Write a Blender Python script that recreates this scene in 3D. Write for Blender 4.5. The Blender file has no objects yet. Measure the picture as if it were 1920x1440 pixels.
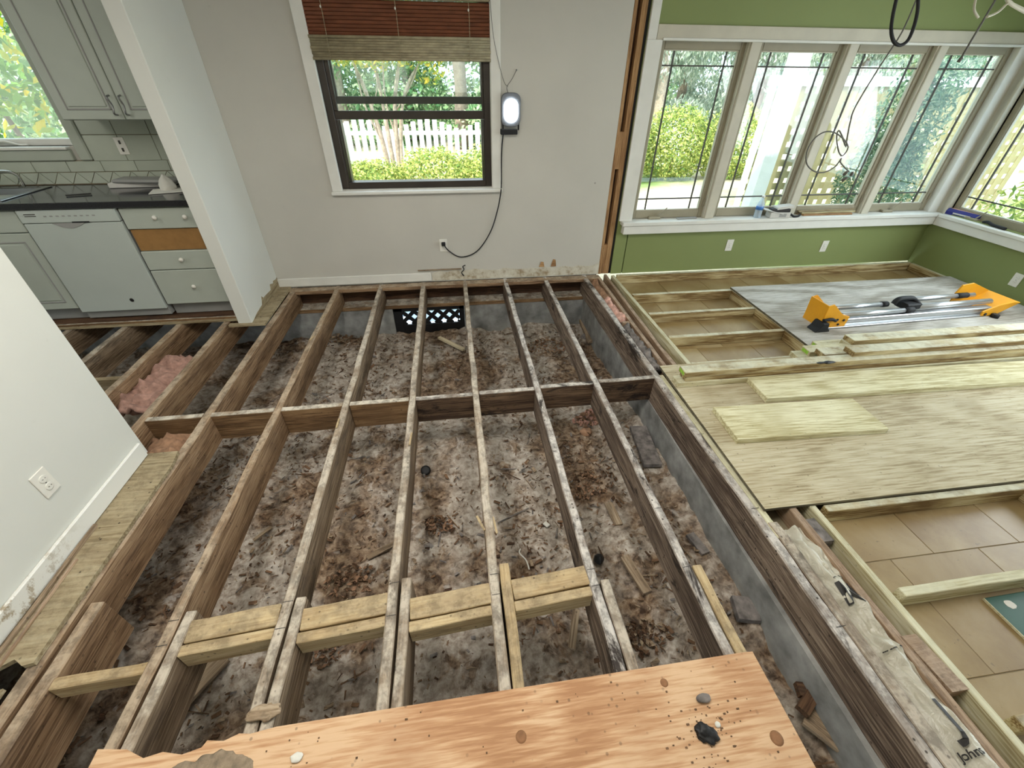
import bpy, bmesh, math, random
from mathutils import Vector, Matrix, noise
random.seed(7)
D = bpy.data
SC = bpy.context.scene
COL = SC.collection

# ------------------------------------------------------------------ camera
cam_d = D.cameras.new('camera'); cam = D.objects.new('camera', cam_d); COL.objects.link(cam)
cam_d.sensor_fit = 'HORIZONTAL'; cam_d.sensor_width = 36.0
cam_d.lens = 36.0 * 786.536 / 1920.0
cam_d.clip_start = 0.02; cam_d.clip_end = 300
cam.location = (1.56325, -3.91780, 1.67116)
cam.rotation_mode = 'XYZ'
cam.rotation_euler = (math.radians(53.41198), math.radians(-0.44530), math.radians(-7.47228))
SC.camera = cam
# ------------------------------------------------------------------ world / sun / window daylight / added fill / exposure
w = D.worlds.new('world'); SC.world = w; w.use_nodes = True
bg = w.node_tree.nodes['Background']
bg.inputs[0].default_value = (0.72, 0.86, 1.0, 1); bg.inputs[1].default_value = 3.8
def lamp(name, kind, loc, rot, **kw):
    l = D.lights.new(name, kind); o = D.objects.new(name, l); COL.objects.link(o)
    o.location = loc; o.rotation_euler = rot
    for k, v in kw.items(): setattr(l, k, v)
    return o
sun = lamp('sun', 'SUN', (0, 0, 8), (0, 0, 0), energy=7.0, angle=math.radians(1.5), color=(1.0, 0.95, 0.84))
sun.rotation_euler = Vector((0.60, 0.42, -0.68)).to_track_quat('-Z', 'Y').to_euler()
# added area lamps: daylight of unseen right-hand windows, fill at the windowless back wall
HP = math.pi / 2
for k in range(4):
    lamp('daylight_side_window', 'AREA', (6.60, -1.32 - k * 0.86, 1.2), (0, HP - 0.45, 0), energy=21, shape='RECTANGLE', size=1.25, size_y=0.72, color=(0.93, 0.97, 1.0))
for x in (0.2, 2.2, 4.4, 6.0):
    lamp('added_back_fill', 'AREA', (x, -6.95, 1.45), (HP - 0.35, 0, 0), energy=7, shape='RECTANGLE', size=1.2, size_y=1.3, color=(1.0, 0.97, 0.90))
lamp('added_kitchen_fill', 'AREA', (-3.45, -2.6, 1.45), (0, -HP, 0), energy=16, shape='RECTANGLE', size=1.1, size_y=1.2, color=(0.97, 1.0, 0.94))  # added fill lamp; the kitchen side wall has no window
def portal(loc, rot, sx, sy):
    o = lamp('window_portal', 'AREA', loc, rot, shape='RECTANGLE', size=sx, size_y=sy); o.data.cycles.is_portal = True
portal((4.88, 0.30, 1.21), (-HP, 0, 0), 3.24, 1.34)
portal((1.28, 0.30, 1.32), (-HP, 0, 0), 1.28, 0.92)
portal((-1.8, 0.30, 1.7), (-HP, 0, 0), 1.1, 1.0)
SC.view_settings.view_transform = 'Standard'; SC.view_settings.look = 'None'
SC.view_settings.exposure = 0.0; SC.view_settings.gamma = 1.0
SC.view_settings.use_curve_mapping = False
SC.cycles.use_denoising = True
SC.cycles.max_bounces = 4; SC.cycles.diffuse_bounces = 3; SC.cycles.glossy_bounces = 2; SC.cycles.transparent_max_bounces = 12
SC.cycles.use_light_tree = False; SC.cycles.use_adaptive_sampling = True; SC.cycles.adaptive_threshold = 0.1
SC.cycles.sample_clamp_indirect = 8.0

# ------------------------------------------------------------------ material tools
def lin(r, g, b):
    f = lambda c: (c / 255 / 12.92) if c / 255 <= 0.04045 else ((c / 255 + 0.055) / 1.055) ** 2.4
    return (f(r), f(g), f(b), 1)
class NT:
    def __init__(s, name):
        s.m = D.materials.new(name); s.m.use_nodes = True; s.t = s.m.node_tree
        s.t.nodes.clear(); s.out = s.t.nodes.new('ShaderNodeOutputMaterial')
    def n(s, typ, props=None, **ins):
        nd = s.t.nodes.new('ShaderNode' + typ)
        for k, v in (props or {}).items(): setattr(nd, k, v)
        for k, v in ins.items():
            key = int(k[1:]) if k[0] == '_' and k[1:].isdigit() else k.replace('_', ' ')
            s.set(nd.inputs[key], v)
        return nd
    def set(s, sock, v):
        if isinstance(v, bpy.types.NodeSocket): s.t.links.new(v, sock)
        elif isinstance(v, bpy.types.Node): s.t.links.new(v.outputs[0], sock)
        else: sock.default_value = v
    def ramp(s, fac, *stops, interp='LINEAR'):
        nd = s.t.nodes.new('ShaderNodeValToRGB'); nd.color_ramp.interpolation = interp
        el = nd.color_ramp.elements
        while len(el) < len(stops): el.new(0.5)
        for e, (p, c) in zip(el, stops):
            e.position = p; e.color = c if hasattr(c, '__len__') else (c, c, c, 1)
        s.set(nd.inputs[0], fac); return nd.outputs[0]
    def mix(s, fac, a, b, mode='MIX'):
        nd = s.n('Mix', dict(data_type='RGBA', blend_type=mode))
        s.set(nd.inputs[0], fac); s.set(nd.inputs[6], a); s.set(nd.inputs[7], b); return nd.outputs[2]
    def math(s, op, a, b=0.0, c=0.0):
        nd = s.n('Math', dict(operation=op)); s.set(nd.inputs[0], a); s.set(nd.inputs[1], b); s.set(nd.inputs[2], c); return nd.outputs[0]
    def coords(s, kind='Object', scale=(1, 1, 1), rand=True):
        tc = s.n('TexCoord').outputs[kind]
        if rand:
            oi = s.n('ObjectInfo'); off = s.math('MULTIPLY', oi.outputs['Random'], 53.0)
            tc = s.n('VectorMath', dict(operation='ADD'), _0=tc, _1=off).outputs[0]
        return s.n('Mapping', Vector=tc, Scale=scale).outputs[0]
    def noise(s, vec, scale, detail=4, rough=0.55, dist=0.0):
        nd = s.n('TexNoise', Vector=vec, Scale=scale, Detail=detail, Roughness=rough, Distortion=dist); return nd.outputs[0]
    def bump(s, h, strength=0.3, dist=0.01):
        return s.n('Bump', Strength=strength, Distance=dist, Height=h).outputs[0]
    def pbr(s, color, rough=0.7, normal=None, metal=0.0, spec=0.4, **kw):
        b = s.n('BsdfPrincipled'); s.set(b.inputs['Base Color'], color); s.set(b.inputs['Roughness'], rough)
        b.inputs['Metallic'].default_value = metal; b.inputs['Specular IOR Level'].default_value = spec
        if normal is not None: s.set(b.inputs['Normal'], normal)
        for k, v in kw.items(): s.set(b.inputs[k.replace('_', ' ')], v)
        s.t.links.new(b.outputs[0], s.out.inputs[0]); return s.m
    def topmask(s):
        g = s.n('NewGeometry'); z = s.n('SeparateXYZ', Vector=g.outputs['Normal']).outputs[2]
        return s.ramp(z, (0.5, 0.0), (0.85, 1.0))
M = {}
def plain(name, col, rough=0.6, metal=0.0, spec=0.4, var=0.06, scale=6.0, bump=0.0):
    t = NT(name); v = t.coords(); n = t.noise(v, scale, 4)
    c = t.mix(t.ramp(n, (0.3, 0.0), (0.7, 1.0)), tuple(x * (1 - var) for x in col[:3]) + (1,), tuple(min(1, x * (1 + var)) for x in col[:3]) + (1,))
    nb = t.bump(t.noise(v, scale * 12, 3), bump, 0.003) if bump else None
    M[name] = t.pbr(c, rough, nb, metal, spec)
def wall_paint(name, col, dirt=0.10, speck=True):
    t = NT(name); v = t.coords(rand=False)
    c = t.mix(t.ramp(t.noise(v, 1.3, 5), (0.35, 0.0), (0.75, 1.0)), col, tuple(x * (1 - dirt) for x in col[:3]) + (1,))
    c = t.mix(t.math('MULTIPLY', t.ramp(t.noise(v, 14, 3), (0.70, 0.0), (0.78, 1.0)), 0.25), c, tuple(x * 0.8 for x in col[:3]) + (1,))
    if speck:
        vo = t.n('TexVoronoi', Vector=v, Scale=2.2)
        d = t.ramp(vo.outputs[0], (0.012, 1.0), (0.02, 0.0))
        c = t.mix(t.math('MULTIPLY', d, 0.6), c, lin(95, 88, 78))
    M[name] = t.pbr(c, 0.62, t.bump(t.noise(v, 90, 2), 0.12, 0.002), spec=0.3)
def wood(name, lo, mid, hi, grain=1.0, top=None, topamt=0.8, mould=0.0, mouldcol=lin(38, 33, 30), speck=0.35, rough=0.75, ring=0.5, bump=0.35, rings=34.0, stretch=0.55, topvar=0.50):
    t = NT(name)
    v = t.coords(scale=(stretch, 5.5 * grain, 5.5 * grain))
    v2 = t.coords()
    n1 = t.noise(v, 1.0, 1.5, 0.4, 0.3)
    rg = t.math('MULTIPLY_ADD', t.math('SINE', t.math('MULTIPLY', n1, rings)), 0.5, 0.5)
    fine = t.noise(t.coords(scale=(3.0, 70 * max(grain, 0.6), 70 * max(grain, 0.6))), 2.0, 3, 0.6)
    g = t.math('MULTIPLY_ADD', rg, ring * 0.45, t.math('MULTIPLY_ADD', t.math('SUBTRACT', fine, 0.5), 1.7, 0.5 - ring * 0.22))
    c = t.ramp(g, (0.22, lo), (0.5, mid), (0.80, hi))
    blot = t.noise(v2, 2.3, 3, 0.6)
    c = t.mix(t.ramp(blot, (0.50, 0.0), (0.68, 0.5)), c, lo)
    if top is not None:
        dusty = t.mix(t.ramp(t.noise(v2, 16, 4, 0.75), (0.44, 0.0), (0.60, 1.0)), top, tuple(x * topvar for x in top[:3]) + (1,))
        m = t.math('MULTIPLY', t.topmask(), t.math('MULTIPLY', t.ramp(t.noise(v2, 6.0, 4, 0.7), (0.38, 0.35), (0.54, 1.0)), topamt))
        c = t.mix(m, c, dusty)
    if mould > 0:
        mm = t.ramp(t.noise(t.coords(scale=(1.0, 3.0, 3.0)), 2.6, 5, 0.75, 0.6), (0.54, 0.0), (0.62, mould))
        c = t.mix(mm, c, mouldcol)
    if speck > 0:
        vo = t.n('TexVoronoi', Vector=v2, Scale=30.0)
        sp = t.math('MULTIPLY', t.ramp(vo.outputs[0], (0.10, 1.0), (0.17, 0.0)), t.ramp(t.noise(v2, 5, 2), (0.42, 0.0), (0.56, min(1, speck * 1.8))))
        c = t.mix(sp, c, lin(52, 44, 37))
    M[name] = t.pbr(c, rough, t.bump(fine, bump, 0.005), spec=0.25)

wall_paint('wall_white', lin(199, 196, 186))
wall_paint('wall_near', lin(216, 217, 209), 0.06)
wall_paint('wall_green', lin(133, 144, 91), 0.07, False)
wall_paint('wall_kitchen', lin(180, 186, 172))
wall_paint('ceiling_white', lin(240, 238, 232))
plain('trim_white', lin(222, 221, 213), 0.45, var=0.05)
plain('taupe_shaded_white', lin(196, 190, 172), 0.5, var=0.07)  # serves beige cables too; on the white mullions, shade is in the colour
plain('sash_tan', lin(152, 144, 122), 0.45, var=0.06)
plain('bronze', lin(62, 56, 50), 0.35, metal=0.3, var=0.15)
plain('black', lin(20, 20, 21), 0.5)
plain('lamp_glare_grey', lin(104, 108, 114), 0.5)  # dark housing lightened: the glare of the lens is put into its colour
plain('rubber_black', lin(28, 29, 31), 0.7)
plain('cable_grey', lin(98, 96, 90), 0.6)
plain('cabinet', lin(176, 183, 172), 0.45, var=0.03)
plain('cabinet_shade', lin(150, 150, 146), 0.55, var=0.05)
plain('dishwasher_white', lin(182, 190, 183), 0.35, var=0.02)
plain('mdf_brown', lin(150, 112, 64), 0.8, var=0.12, scale=18)
plain('counter', lin(44, 45, 48), 0.13, var=0.2, scale=120, spec=0.7)
plain('steel', lin(150, 150, 152), 0.28, metal=1.0)
plain('chrome', lin(190, 188, 180), 0.2, metal=1.0)
plain('plate_white', lin(226, 224, 214), 0.4, var=0.03)
plain('slot_dark', lin(70, 66, 60), 0.6)
plain('backsplash_tile', lin(178, 184, 168), 0.25, var=0.08, scale=3)
plain('grout', lin(134, 122, 98), 0.9)
plain('paper', lin(214, 212, 202), 0.9, var=0.08)
plain('cardboard_white', lin(205, 203, 196), 0.8, var=0.06)
plain('cardboard_blue', lin(48, 52, 128), 0.6, var=0.2)
plain('cap_blue', lin(70, 120, 190), 0.4)
plain('yellow_paint', lin(226, 160, 34), 0.42, var=0.08)
plain('alu', lin(196, 198, 200), 0.32, metal=0.85, var=0.04)
plain('white_vinyl', lin(236, 236, 232), 0.5, var=0.05)
plain('picket_white', lin(232, 232, 228), 0.6, var=0.08)
plain('lattice_wood', lin(150, 140, 100), 0.8, var=0.12)
plain('insulation_dusty', lin(170, 134, 120), 0.95, var=0.3, scale=30, bump=0.8)
plain('dust_tan', lin(140, 124, 104), 0.95, var=0.35, scale=40, bump=0.8)
plain('label_green', lin(150, 196, 70), 0.6, var=0.2, scale=60)
plain('ink', lin(46, 44, 42), 0.6)
plain('green_card', lin(12, 72, 50), 0.35, var=0.2)
plain('logo_blue', lin(24, 44, 104), 0.35)
plain('logo_line', lin(196, 214, 206), 0.4)
plain('insulation_pink', lin(208, 164, 148), 0.95, var=0.3, scale=30, bump=0.8)
plain('insulation_brown', lin(156, 122, 96), 0.95, var=0.35, scale=26, bump=0.8)
plain('rubble_grey', lin(120, 114, 110), 0.95, var=0.5, scale=24, bump=0.8)
plain('leaf_litter', lin(110, 84, 62), 0.95, var=0.5, scale=20, bump=0.6)
plain('concrete', lin(142, 142, 138), 0.9, var=0.45, scale=7, bump=0.5)
plain('reed_beige', lin(156, 146, 118), 0.7, var=0.25, scale=14)
plain('slat_mahogany', lin(112, 66, 44), 0.4, var=0.25, scale=9)
plain('bark', lin(134, 118, 104), 0.95, var=0.35, scale=14, bump=0.8)
plain('bark_pale', lin(176, 158, 140), 0.9, var=0.3, scale=14, bump=0.5)

wood('joist_old', lin(92, 76, 60), lin(132, 112, 90), lin(162, 142, 118), top=lin(196, 186, 170), topamt=0.9, mould=0.45, mouldcol=lin(58, 52, 46))
wood('joist_warm', lin(96, 74, 54), lin(142, 114, 86), lin(168, 142, 112), top=lin(182, 166, 144), topamt=0.8, mould=0.3, mouldcol=lin(74, 58, 46))
wood('joist_rot', lin(72, 60, 52), lin(116, 100, 86), lin(152, 136, 120), top=lin(206, 200, 192), topamt=0.95, mould=0.95, mouldcol=lin(46, 38, 34), speck=0.5, bump=0.6)
wood('block_old', lin(88, 66, 44), lin(126, 98, 68), lin(150, 122, 88), top=lin(206, 198, 182), topamt=0.95, mould=0.3, mouldcol=lin(60, 44, 32))
wood('block_dark', lin(58, 44, 34), lin(96, 76, 58), lin(120, 98, 76), top=lin(206, 200, 190), topamt=0.95, mould=0.95, mouldcol=lin(38, 30, 25))
wood('block_clean', lin(158, 132, 94), lin(190, 166, 124), lin(208, 188, 148), top=lin(170, 152, 122), topamt=0.75, mould=0.35, mouldcol=lin(110, 94, 74))
wood('stud', lin(128, 94, 62), lin(166, 128, 88), lin(188, 152, 108), mould=0.1, speck=0.2)
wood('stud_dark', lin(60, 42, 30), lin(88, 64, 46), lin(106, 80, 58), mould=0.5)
wood('board_red', lin(118, 94, 72), lin(154, 128, 102), lin(180, 156, 130), top=lin(180, 162, 144), topamt=0.6, speck=0.3)
wood('subfloor', lin(126, 110, 82), lin(158, 144, 114), lin(176, 164, 136), grain=0.6, top=lin(168, 154, 126), topamt=0.5, mould=0.4, mouldcol=lin(108, 92, 70), speck=0.5)
wood('pt', lin(158, 144, 104), lin(196, 188, 150), lin(216, 211, 182), top=lin(214, 213, 188), topamt=0.55, speck=0.15, ring=0.75, rough=0.8, topvar=0.86)
wood('pt_grainy', lin(116, 92, 56), lin(170, 150, 106), lin(200, 186, 146), top=lin(214, 213, 190), topamt=0.85, speck=0.1, ring=1.0, rough=0.8, grain=0.9, rings=40, topvar=0.86)
wood('pt_wide', lin(178, 168, 126), lin(212, 206, 168), lin(226, 222, 190), grain=0.6, rings=50, speck=0.12, ring=0.6, rough=0.85)
wood('ply_pale', lin(138, 133, 122), lin(170, 166, 156), lin(190, 187, 180), grain=0.30, speck=0.12, ring=0.9, rough=0.75, bump=0.15, rings=60)
wood('ply_tan', lin(154, 140, 110), lin(186, 175, 145), lin(200, 192, 166), grain=0.30, speck=0.2, ring=0.4, rough=0.8, bump=0.12, rings=24, stretch=0.9)
wood('ply_edge', lin(70, 66, 54), lin(104, 98, 80), lin(130, 122, 98), grain=2.0)
wood('ply_orange', lin(170, 126, 90), lin(192, 150, 112), lin(212, 178, 142), grain=0.36, speck=0.25, ring=1.0, rough=0.7, bump=0.2, rings=30, stretch=1.1)
wood('scrap', lin(116, 98, 78), lin(150, 130, 106), lin(172, 154, 130), mould=0.4, speck=0.3)
wood('scrap_pale', lin(186, 168, 130), lin(210, 196, 162), lin(220, 210, 182), speck=0.1)
plain('knot_brown', lin(138, 98, 66), 0.8, var=0.2, scale=40)

def tile_mat(name):
    t = NT(name); v = t.coords()
    c = t.ramp(t.noise(v, 2.4, 6, 0.6, 0.5), (0.35, lin(130, 106, 66)), (0.52, lin(152, 131, 90)), (0.68, lin(170, 152, 114)))
    oi = t.n('ObjectInfo'); c = t.mix(t.math('MULTIPLY', oi.outputs['Random'], 0.4), c, lin(136, 112, 76))
    c = t.mix(t.ramp(t.noise(v, 40, 3), (0.68, 0.0), (0.74, 0.5)), c, lin(96, 80, 58))
    M[name] = t.pbr(c, 0.38, t.bump(t.noise(v, 30, 4), 0.08, 0.003), spec=0.45)
tile_mat('floor_tile')
def soil_mat():
    t = NT('soil'); v = t.coords(rand=False)
    big = t.noise(v, 1.5, 4, 0.6, 0.4); fine = t.noise(v, 24, 4, 0.65, 0.3); midn = t.noise(v, 7.5, 4, 0.7, 0.5)
    c = t.ramp(fine, (0.34, lin(128, 116, 104)), (0.50, lin(168, 157, 144)), (0.66, lin(194, 186, 175)))
    hum = t.ramp(fine, (0.36, lin(60, 44, 33)), (0.52, lin(118, 94, 71)), (0.68, lin(158, 136, 110)))
    c = t.mix(t.ramp(big, (0.48, 0.0), (0.58, 0.85)), c, hum)
    c = t.mix(t.ramp(midn, (0.54, 0.0), (0.62, 0.75)), c, hum)
    c = t.mix(t.ramp(midn, (0.32, 0.55), (0.40, 0.0)), c, lin(206, 199, 190))
    sp = t.n('TexVoronoi', Vector=v, Scale=34.0)
    c = t.mix(t.math('MULTIPLY', t.ramp(sp.outputs[0], (0.05, 1.0), (0.09, 0.0)), t.ramp(t.noise(v, 3.0, 2), (0.52, 0.0), (0.62, 0.8))), c, lin(214, 206, 194))
    M['soil'] = t.pbr(c, 0.95, t.bump(fine, 0.55, 0.015), spec=0.15)
soil_mat()
def leaf_mat(name, c1, c2, c3):
    t = NT(name); g = t.n('NewGeometry')
    c = t.ramp(g.outputs['Random Per Island'], (0.0, c1), (0.55, c2), (1.0, c3))
    d = t.n('BsdfDiffuse', Color=c); tr = t.n('BsdfTranslucent', Color=c)
    mx = t.n('MixShader', _0=0.35, _1=d.outputs[0], _2=tr.outputs[0]); t.t.links.new(mx.outputs[0], t.out.inputs[0]); M[name] = t.m
leaf_mat('leaf_hedge', lin(104, 136, 74), lin(176, 186, 98), lin(242, 236, 150))
leaf_mat('leaf_tree', lin(84, 128, 84), lin(146, 178, 122), lin(220, 222, 186))
leaf_mat('leaf_moss', lin(124, 142, 122), lin(176, 186, 166), lin(226, 226, 214))
leaf_mat('leaf_yew', lin(66, 100, 76), lin(110, 140, 108), lin(168, 184, 152))
leaf_mat('leaf_bright', lin(84, 134, 58), lin(140, 178, 84), lin(238, 206, 50))
leaf_mat('leaf_crape', lin(120, 150, 70), lin(190, 190, 90), lin(226, 190, 80))
def glass_mat():
    t = NT('glass'); tr = t.n('BsdfTransparent', Color=(0.93, 0.97, 0.96, 1)); gl = t.n('BsdfGlossy', Roughness=0.02)
    mx = t.n('MixShader', _0=0.045, _1=tr.outputs[0], _2=gl.outputs[0]); t.t.links.new(mx.outputs[0], t.out.inputs[0]); M['glass'] = t.m
glass_mat()
def clear_plastic():
    t = NT('clear_plastic'); tr = t.n('BsdfTransparent', Color=(0.85, 0.92, 0.97, 1)); gl = t.n('BsdfPrincipled'); gl.inputs['Base Color'].default_value = (0.75, 0.85, 0.92, 1); gl.inputs['Roughness'].default_value = 0.15
    mx = t.n('MixShader', _0=0.4, _1=tr.outputs[0], _2=gl.outputs[0]); t.t.links.new(mx.outputs[0], t.out.inputs[0]); M['clear_plastic'] = t.m
clear_plastic()
def emis(name, col, st):
    t = NT(name); e = t.n('Emission', Color=col, Strength=st); t.t.links.new(e.outputs[0], t.out.inputs[0]); M[name] = t.m
emis('led', (0.90, 0.97, 1.0, 1), 28.0)
def foil_mat():
    t = NT('bag_film'); v = t.coords(rand=False)
    c = t.mix(t.noise(v, 6, 4), lin(158, 150, 128), lin(212, 208, 192))
    M['bag_film'] = t.pbr(c, 0.28, t.bump(t.noise(v, 22, 5, 0.6, 0.8), 0.5, 0.02), spec=0.6)
foil_mat()
def lawn_mat():
    t = NT('lawn'); v = t.coords(rand=False)
    c = t.ramp(t.noise(v, 0.35, 5), (0.40, lin(120, 150, 76)), (0.50, lin(190, 180, 150)), (0.62, lin(214, 196, 176)))
    c = t.mix(t.ramp(t.noise(v, 9, 5), (0.4, 0.0), (0.7, 0.5)), c, lin(150, 140, 110))
    M['lawn'] = t.pbr(c, 0.95, spec=0.1)
lawn_mat()

# ------------------------------------------------------------------ geometry tools
def link(name, me, mat, parent=None, loc=(0, 0, 0), rot=(0, 0, 0)):
    o = D.objects.new(name, me); COL.objects.link(o)
    if mat and not me.materials: me.materials.append(M[mat])
    o.parent = parent; o.location = loc; o.rotation_euler = rot
    return o
def empty(name, loc=(0, 0, 0), rot=(0, 0, 0), **p):
    o = D.objects.new(name, None); COL.objects.link(o); o.location = loc; o.rotation_euler = rot
    o.empty_display_size = 0.1
    return tag(o, **p)
def tag(o, label=None, cat=None, group=None, kind=None):
    if label: o['label'] = label
    if cat: o['category'] = cat
    if group: o['group'] = group
    if kind: o['kind'] = kind
    return o
def fin(bm, name, smooth=False):
    me = D.meshes.new(name); bm.normal_update(); bm.to_mesh(me); bm.free()
    if smooth:
        for p in me.polygons: p.use_smooth = True
    return me
def bx(bm, x0, x1, y0, y1, z0, z1, bev=0.0, mi=0):
    r = bmesh.ops.create_cube(bm, size=1.0)
    vs = r['verts']
    bmesh.ops.scale(bm, vec=(x1 - x0, y1 - y0, z1 - z0), verts=vs)
    bmesh.ops.translate(bm, vec=((x0 + x1) / 2, (y0 + y1) / 2, (z0 + z1) / 2), verts=vs)
    fs = list({f for v in vs for f in v.link_faces})
    for f in fs: f.material_index = mi
    if bev > 0:
        bmesh.ops.bevel(bm, geom=list({e for v in vs for e in v.link_edges}), offset=bev, segments=1, affect='EDGES')
BOXC = {}
def box(name, x0, x1, y0, y1, z0, z1, mat, parent=None, bev=0.003, rz=0.0):
    sx, sy, sz = x1 - x0, y1 - y0, z1 - z0
    key = (round(sx, 4), round(sy, 4), round(sz, 4), mat, bev)
    if key not in BOXC:
        bm = bmesh.new(); bx(bm, -sx / 2, sx / 2, -sy / 2, sy / 2, -sz / 2, sz / 2, min(bev, min(sx, sy, sz) * 0.3)); BOXC[key] = fin(bm, name)
    return link(name, BOXC[key], mat, parent, ((x0 + x1) / 2, (y0 + y1) / 2, (z0 + z1) / 2), (0, 0, rz))
def boxes(name, lst, mat, parent=None, bev=0.0, mats=None):
    bm = bmesh.new()
    for b in lst: bx(bm, *b[:6], bev, b[6] if len(b) > 6 else 0)
    me = fin(bm, name)
    o = link(name, me, mat, parent)
    for m in (mats or []): me.materials.append(M[m])
    return o
def board(name, p0, p1, wdt, dep, ztop, mat, parent=None, rough=0.0, bev=0.003, seg=1):
    """timber whose local X is its length; p0, p1 are the plan ends of the centre line, wdt plan width, dep depth below ztop"""
    a, b = Vector((p0[0], p0[1])), Vector((p1[0], p1[1])); L = (b - a).length
    ang = math.atan2(b.y - a.y, b.x - a.x)
    bm = bmesh.new(); bx(bm, -L / 2, L / 2, -wdt / 2, wdt / 2, -dep, 0, bev)
    if seg > 1:
        es = [e for e in bm.edges if abs(e.verts[0].co.x - e.verts[1].co.x) > L * 0.5]
        bmesh.ops.subdivide_edges(bm, edges=es, cuts=seg, use_grid_fill=True)
        s = random.uniform(0, 99)
        for v in bm.verts:
            n = noise.noise_vector(Vector((v.co.x * 5.0 + s, v.co.y * 8, v.co.z * 4)))
            if abs(v.co.x) < L / 2 - 0.02:
                v.co.y += n.y * rough * (1.0 if v.co.z > -dep * 0.3 else 0.5)
                if v.co.z < -dep * 0.8: v.co.z += n.z * rough * 0.6
                else: v.co.z -= abs(n.z) * rough * 0.35
    return link(name, fin(bm, name), mat, parent, ((a.x + b.x) / 2, (a.y + b.y) / 2, ztop), (0, 0, ang))
def tube(name, pts, r, mat, parent=None, seg=8, closed=False, smooth_pts=6):
    P = [Vector(p) for p in pts]
    if smooth_pts > 1 and len(P) > 2:
        Q = []; n = len(P)
        rng = range(n if closed else n - 1)
        for i in rng:
            p0 = P[i - 1] if (i > 0 or closed) else P[i]; p1 = P[i]; p2 = P[(i + 1) % n]; p3 = P[(i + 2) % n] if (i + 2 < n or closed) else p2
            for k in range(smooth_pts):
                u = k / smooth_pts
                Q.append(0.5 * ((2 * p1) + (-p0 + p2) * u + (2 * p0 - 5 * p1 + 4 * p2 - p3) * u * u + (-p0 + 3 * p1 - 3 * p2 + p3) * u ** 3))
        if not closed: Q.append(P[-1])
        P = Q
    vs, fs = [], []; n = len(P); up = Vector((0.13, 0.27, 0.95))
    for i, p in enumerate(P):
        a = P[i - 1] if (i > 0 or closed) else p; b = P[(i + 1) % n] if (i + 1 < n or closed) else p
        t = (b - a).normalized(); u = t.cross(up)
        if u.length < 1e-3: u = t.cross(Vector((1, 0, 0)))
        u.normalize(); w_ = t.cross(u)
        rr = r[i * len(r) // n] if hasattr(r, '__len__') else r
        for k in range(seg):
            an = 2 * math.pi * k / seg; vs.append(p + (u * math.cos(an) + w_ * math.sin(an)) * rr)
    for i in range(n if closed else n - 1):
        for k in range(seg):
            j = (i + 1) % n; fs.append((i * seg + k, i * seg + (k + 1) % seg, j * seg + (k + 1) % seg, j * seg + k))
    if not closed: fs.append(tuple(range(seg))[::-1]); fs.append(tuple((n - 1) * seg + k for k in range(seg)))
    me = D.meshes.new(name); me.from_pydata(vs, [], fs); me.validate()
    for p in me.polygons: p.use_smooth = len(p.vertices) == 4
    return link(name, me, mat, parent)
def lathe(name, prof, mat, parent=None, loc=(0, 0, 0), rot=(0, 0, 0), seg=20):
    vs, fs = [], []
    for (r, z) in prof:
        for k in range(seg):
            a = 2 * math.pi * k / seg; vs.append((r * math.cos(a), r * math.sin(a), z))
    n = len(prof)
    for i in range(n - 1):
        for k in range(seg): fs.append((i * seg + k, i * seg + (k + 1) % seg, (i + 1) * seg + (k + 1) % seg, (i + 1) * seg + k))
    fs.append(tuple(range(seg))[::-1]); fs.append(tuple((n - 1) * seg + k for k in range(seg)))
    me = D.meshes.new(name); me.from_pydata(vs, [], fs)
    for p in me.polygons: p.use_smooth = len(p.vertices) == 4
    return link(name, me, mat, parent, loc, rot)
def prism(name, pts, z0, z1, mat, parent=None, loc=(0, 0, 0), rot=(0, 0, 0), bev=0.0):
    """extruded polygon: pts in local XY, z0..z1"""
    bm = bmesh.new(); vs = [bm.verts.new((x, y, z0)) for x, y in pts]; f = bm.faces.new(vs)
    r = bmesh.ops.extrude_face_region(bm, geom=[f]); up = [v for v in r['geom'] if isinstance(v, bmesh.types.BMVert)]
    bmesh.ops.translate(bm, vec=(0, 0, z1 - z0), verts=up); bmesh.ops.recalc_face_normals(bm, faces=bm.faces)
    if bev: bmesh.ops.bevel(bm, geom=list(bm.edges), offset=bev, segments=1, affect='EDGES')
    return link(name, fin(bm, name), mat, parent, loc, rot)
def clump(name, loc, size, mat, parent=None, amp=0.35, freq=6.0, sub=4):
    bm = bmesh.new(); bmesh.ops.create_icosphere(bm, subdivisions=sub, radius=1.0); s = random.uniform(0, 99)
    for v in bm.verts:
        d = v.co.normalized(); q = Vector((d.x * size[0], d.y * size[1], d.z * size[2])) * freq * 4 + Vector((s, s, s))
        k = 1 + amp * noise.fractal(q, 1.0, 2.0, 4)
        v.co = Vector((d.x * size[0], d.y * size[1], d.z * size[2])) * k
    return link(name, fin(bm, name, True), mat, parent, loc)
def text(name, s, size, mat, parent, loc, rot, ext=0.0006, bold=False, sx=1.0):
    c = D.curves.new(name, 'FONT'); c.body = s; c.size = size; c.extrude = ext; c.align_x = 'CENTER'; c.align_y = 'CENTER'; c.resolution_u = 3
    if bold: c.offset = size * 0.02
    o = D.objects.new(name, c); COL.objects.link(o)
    dg = bpy.context.evaluated_depsgraph_get(); me = D.meshes.new_from_object(o.evaluated_get(dg)); D.objects.remove(o)
    for v in me.vertices: v.co.x *= sx
    me.materials.clear()
    return link(name, me, mat, parent, loc, rot)

# ================================================================== THE SETTING
WY = 0.10                                   # room face of the far wall
CZ = 2.50
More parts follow.
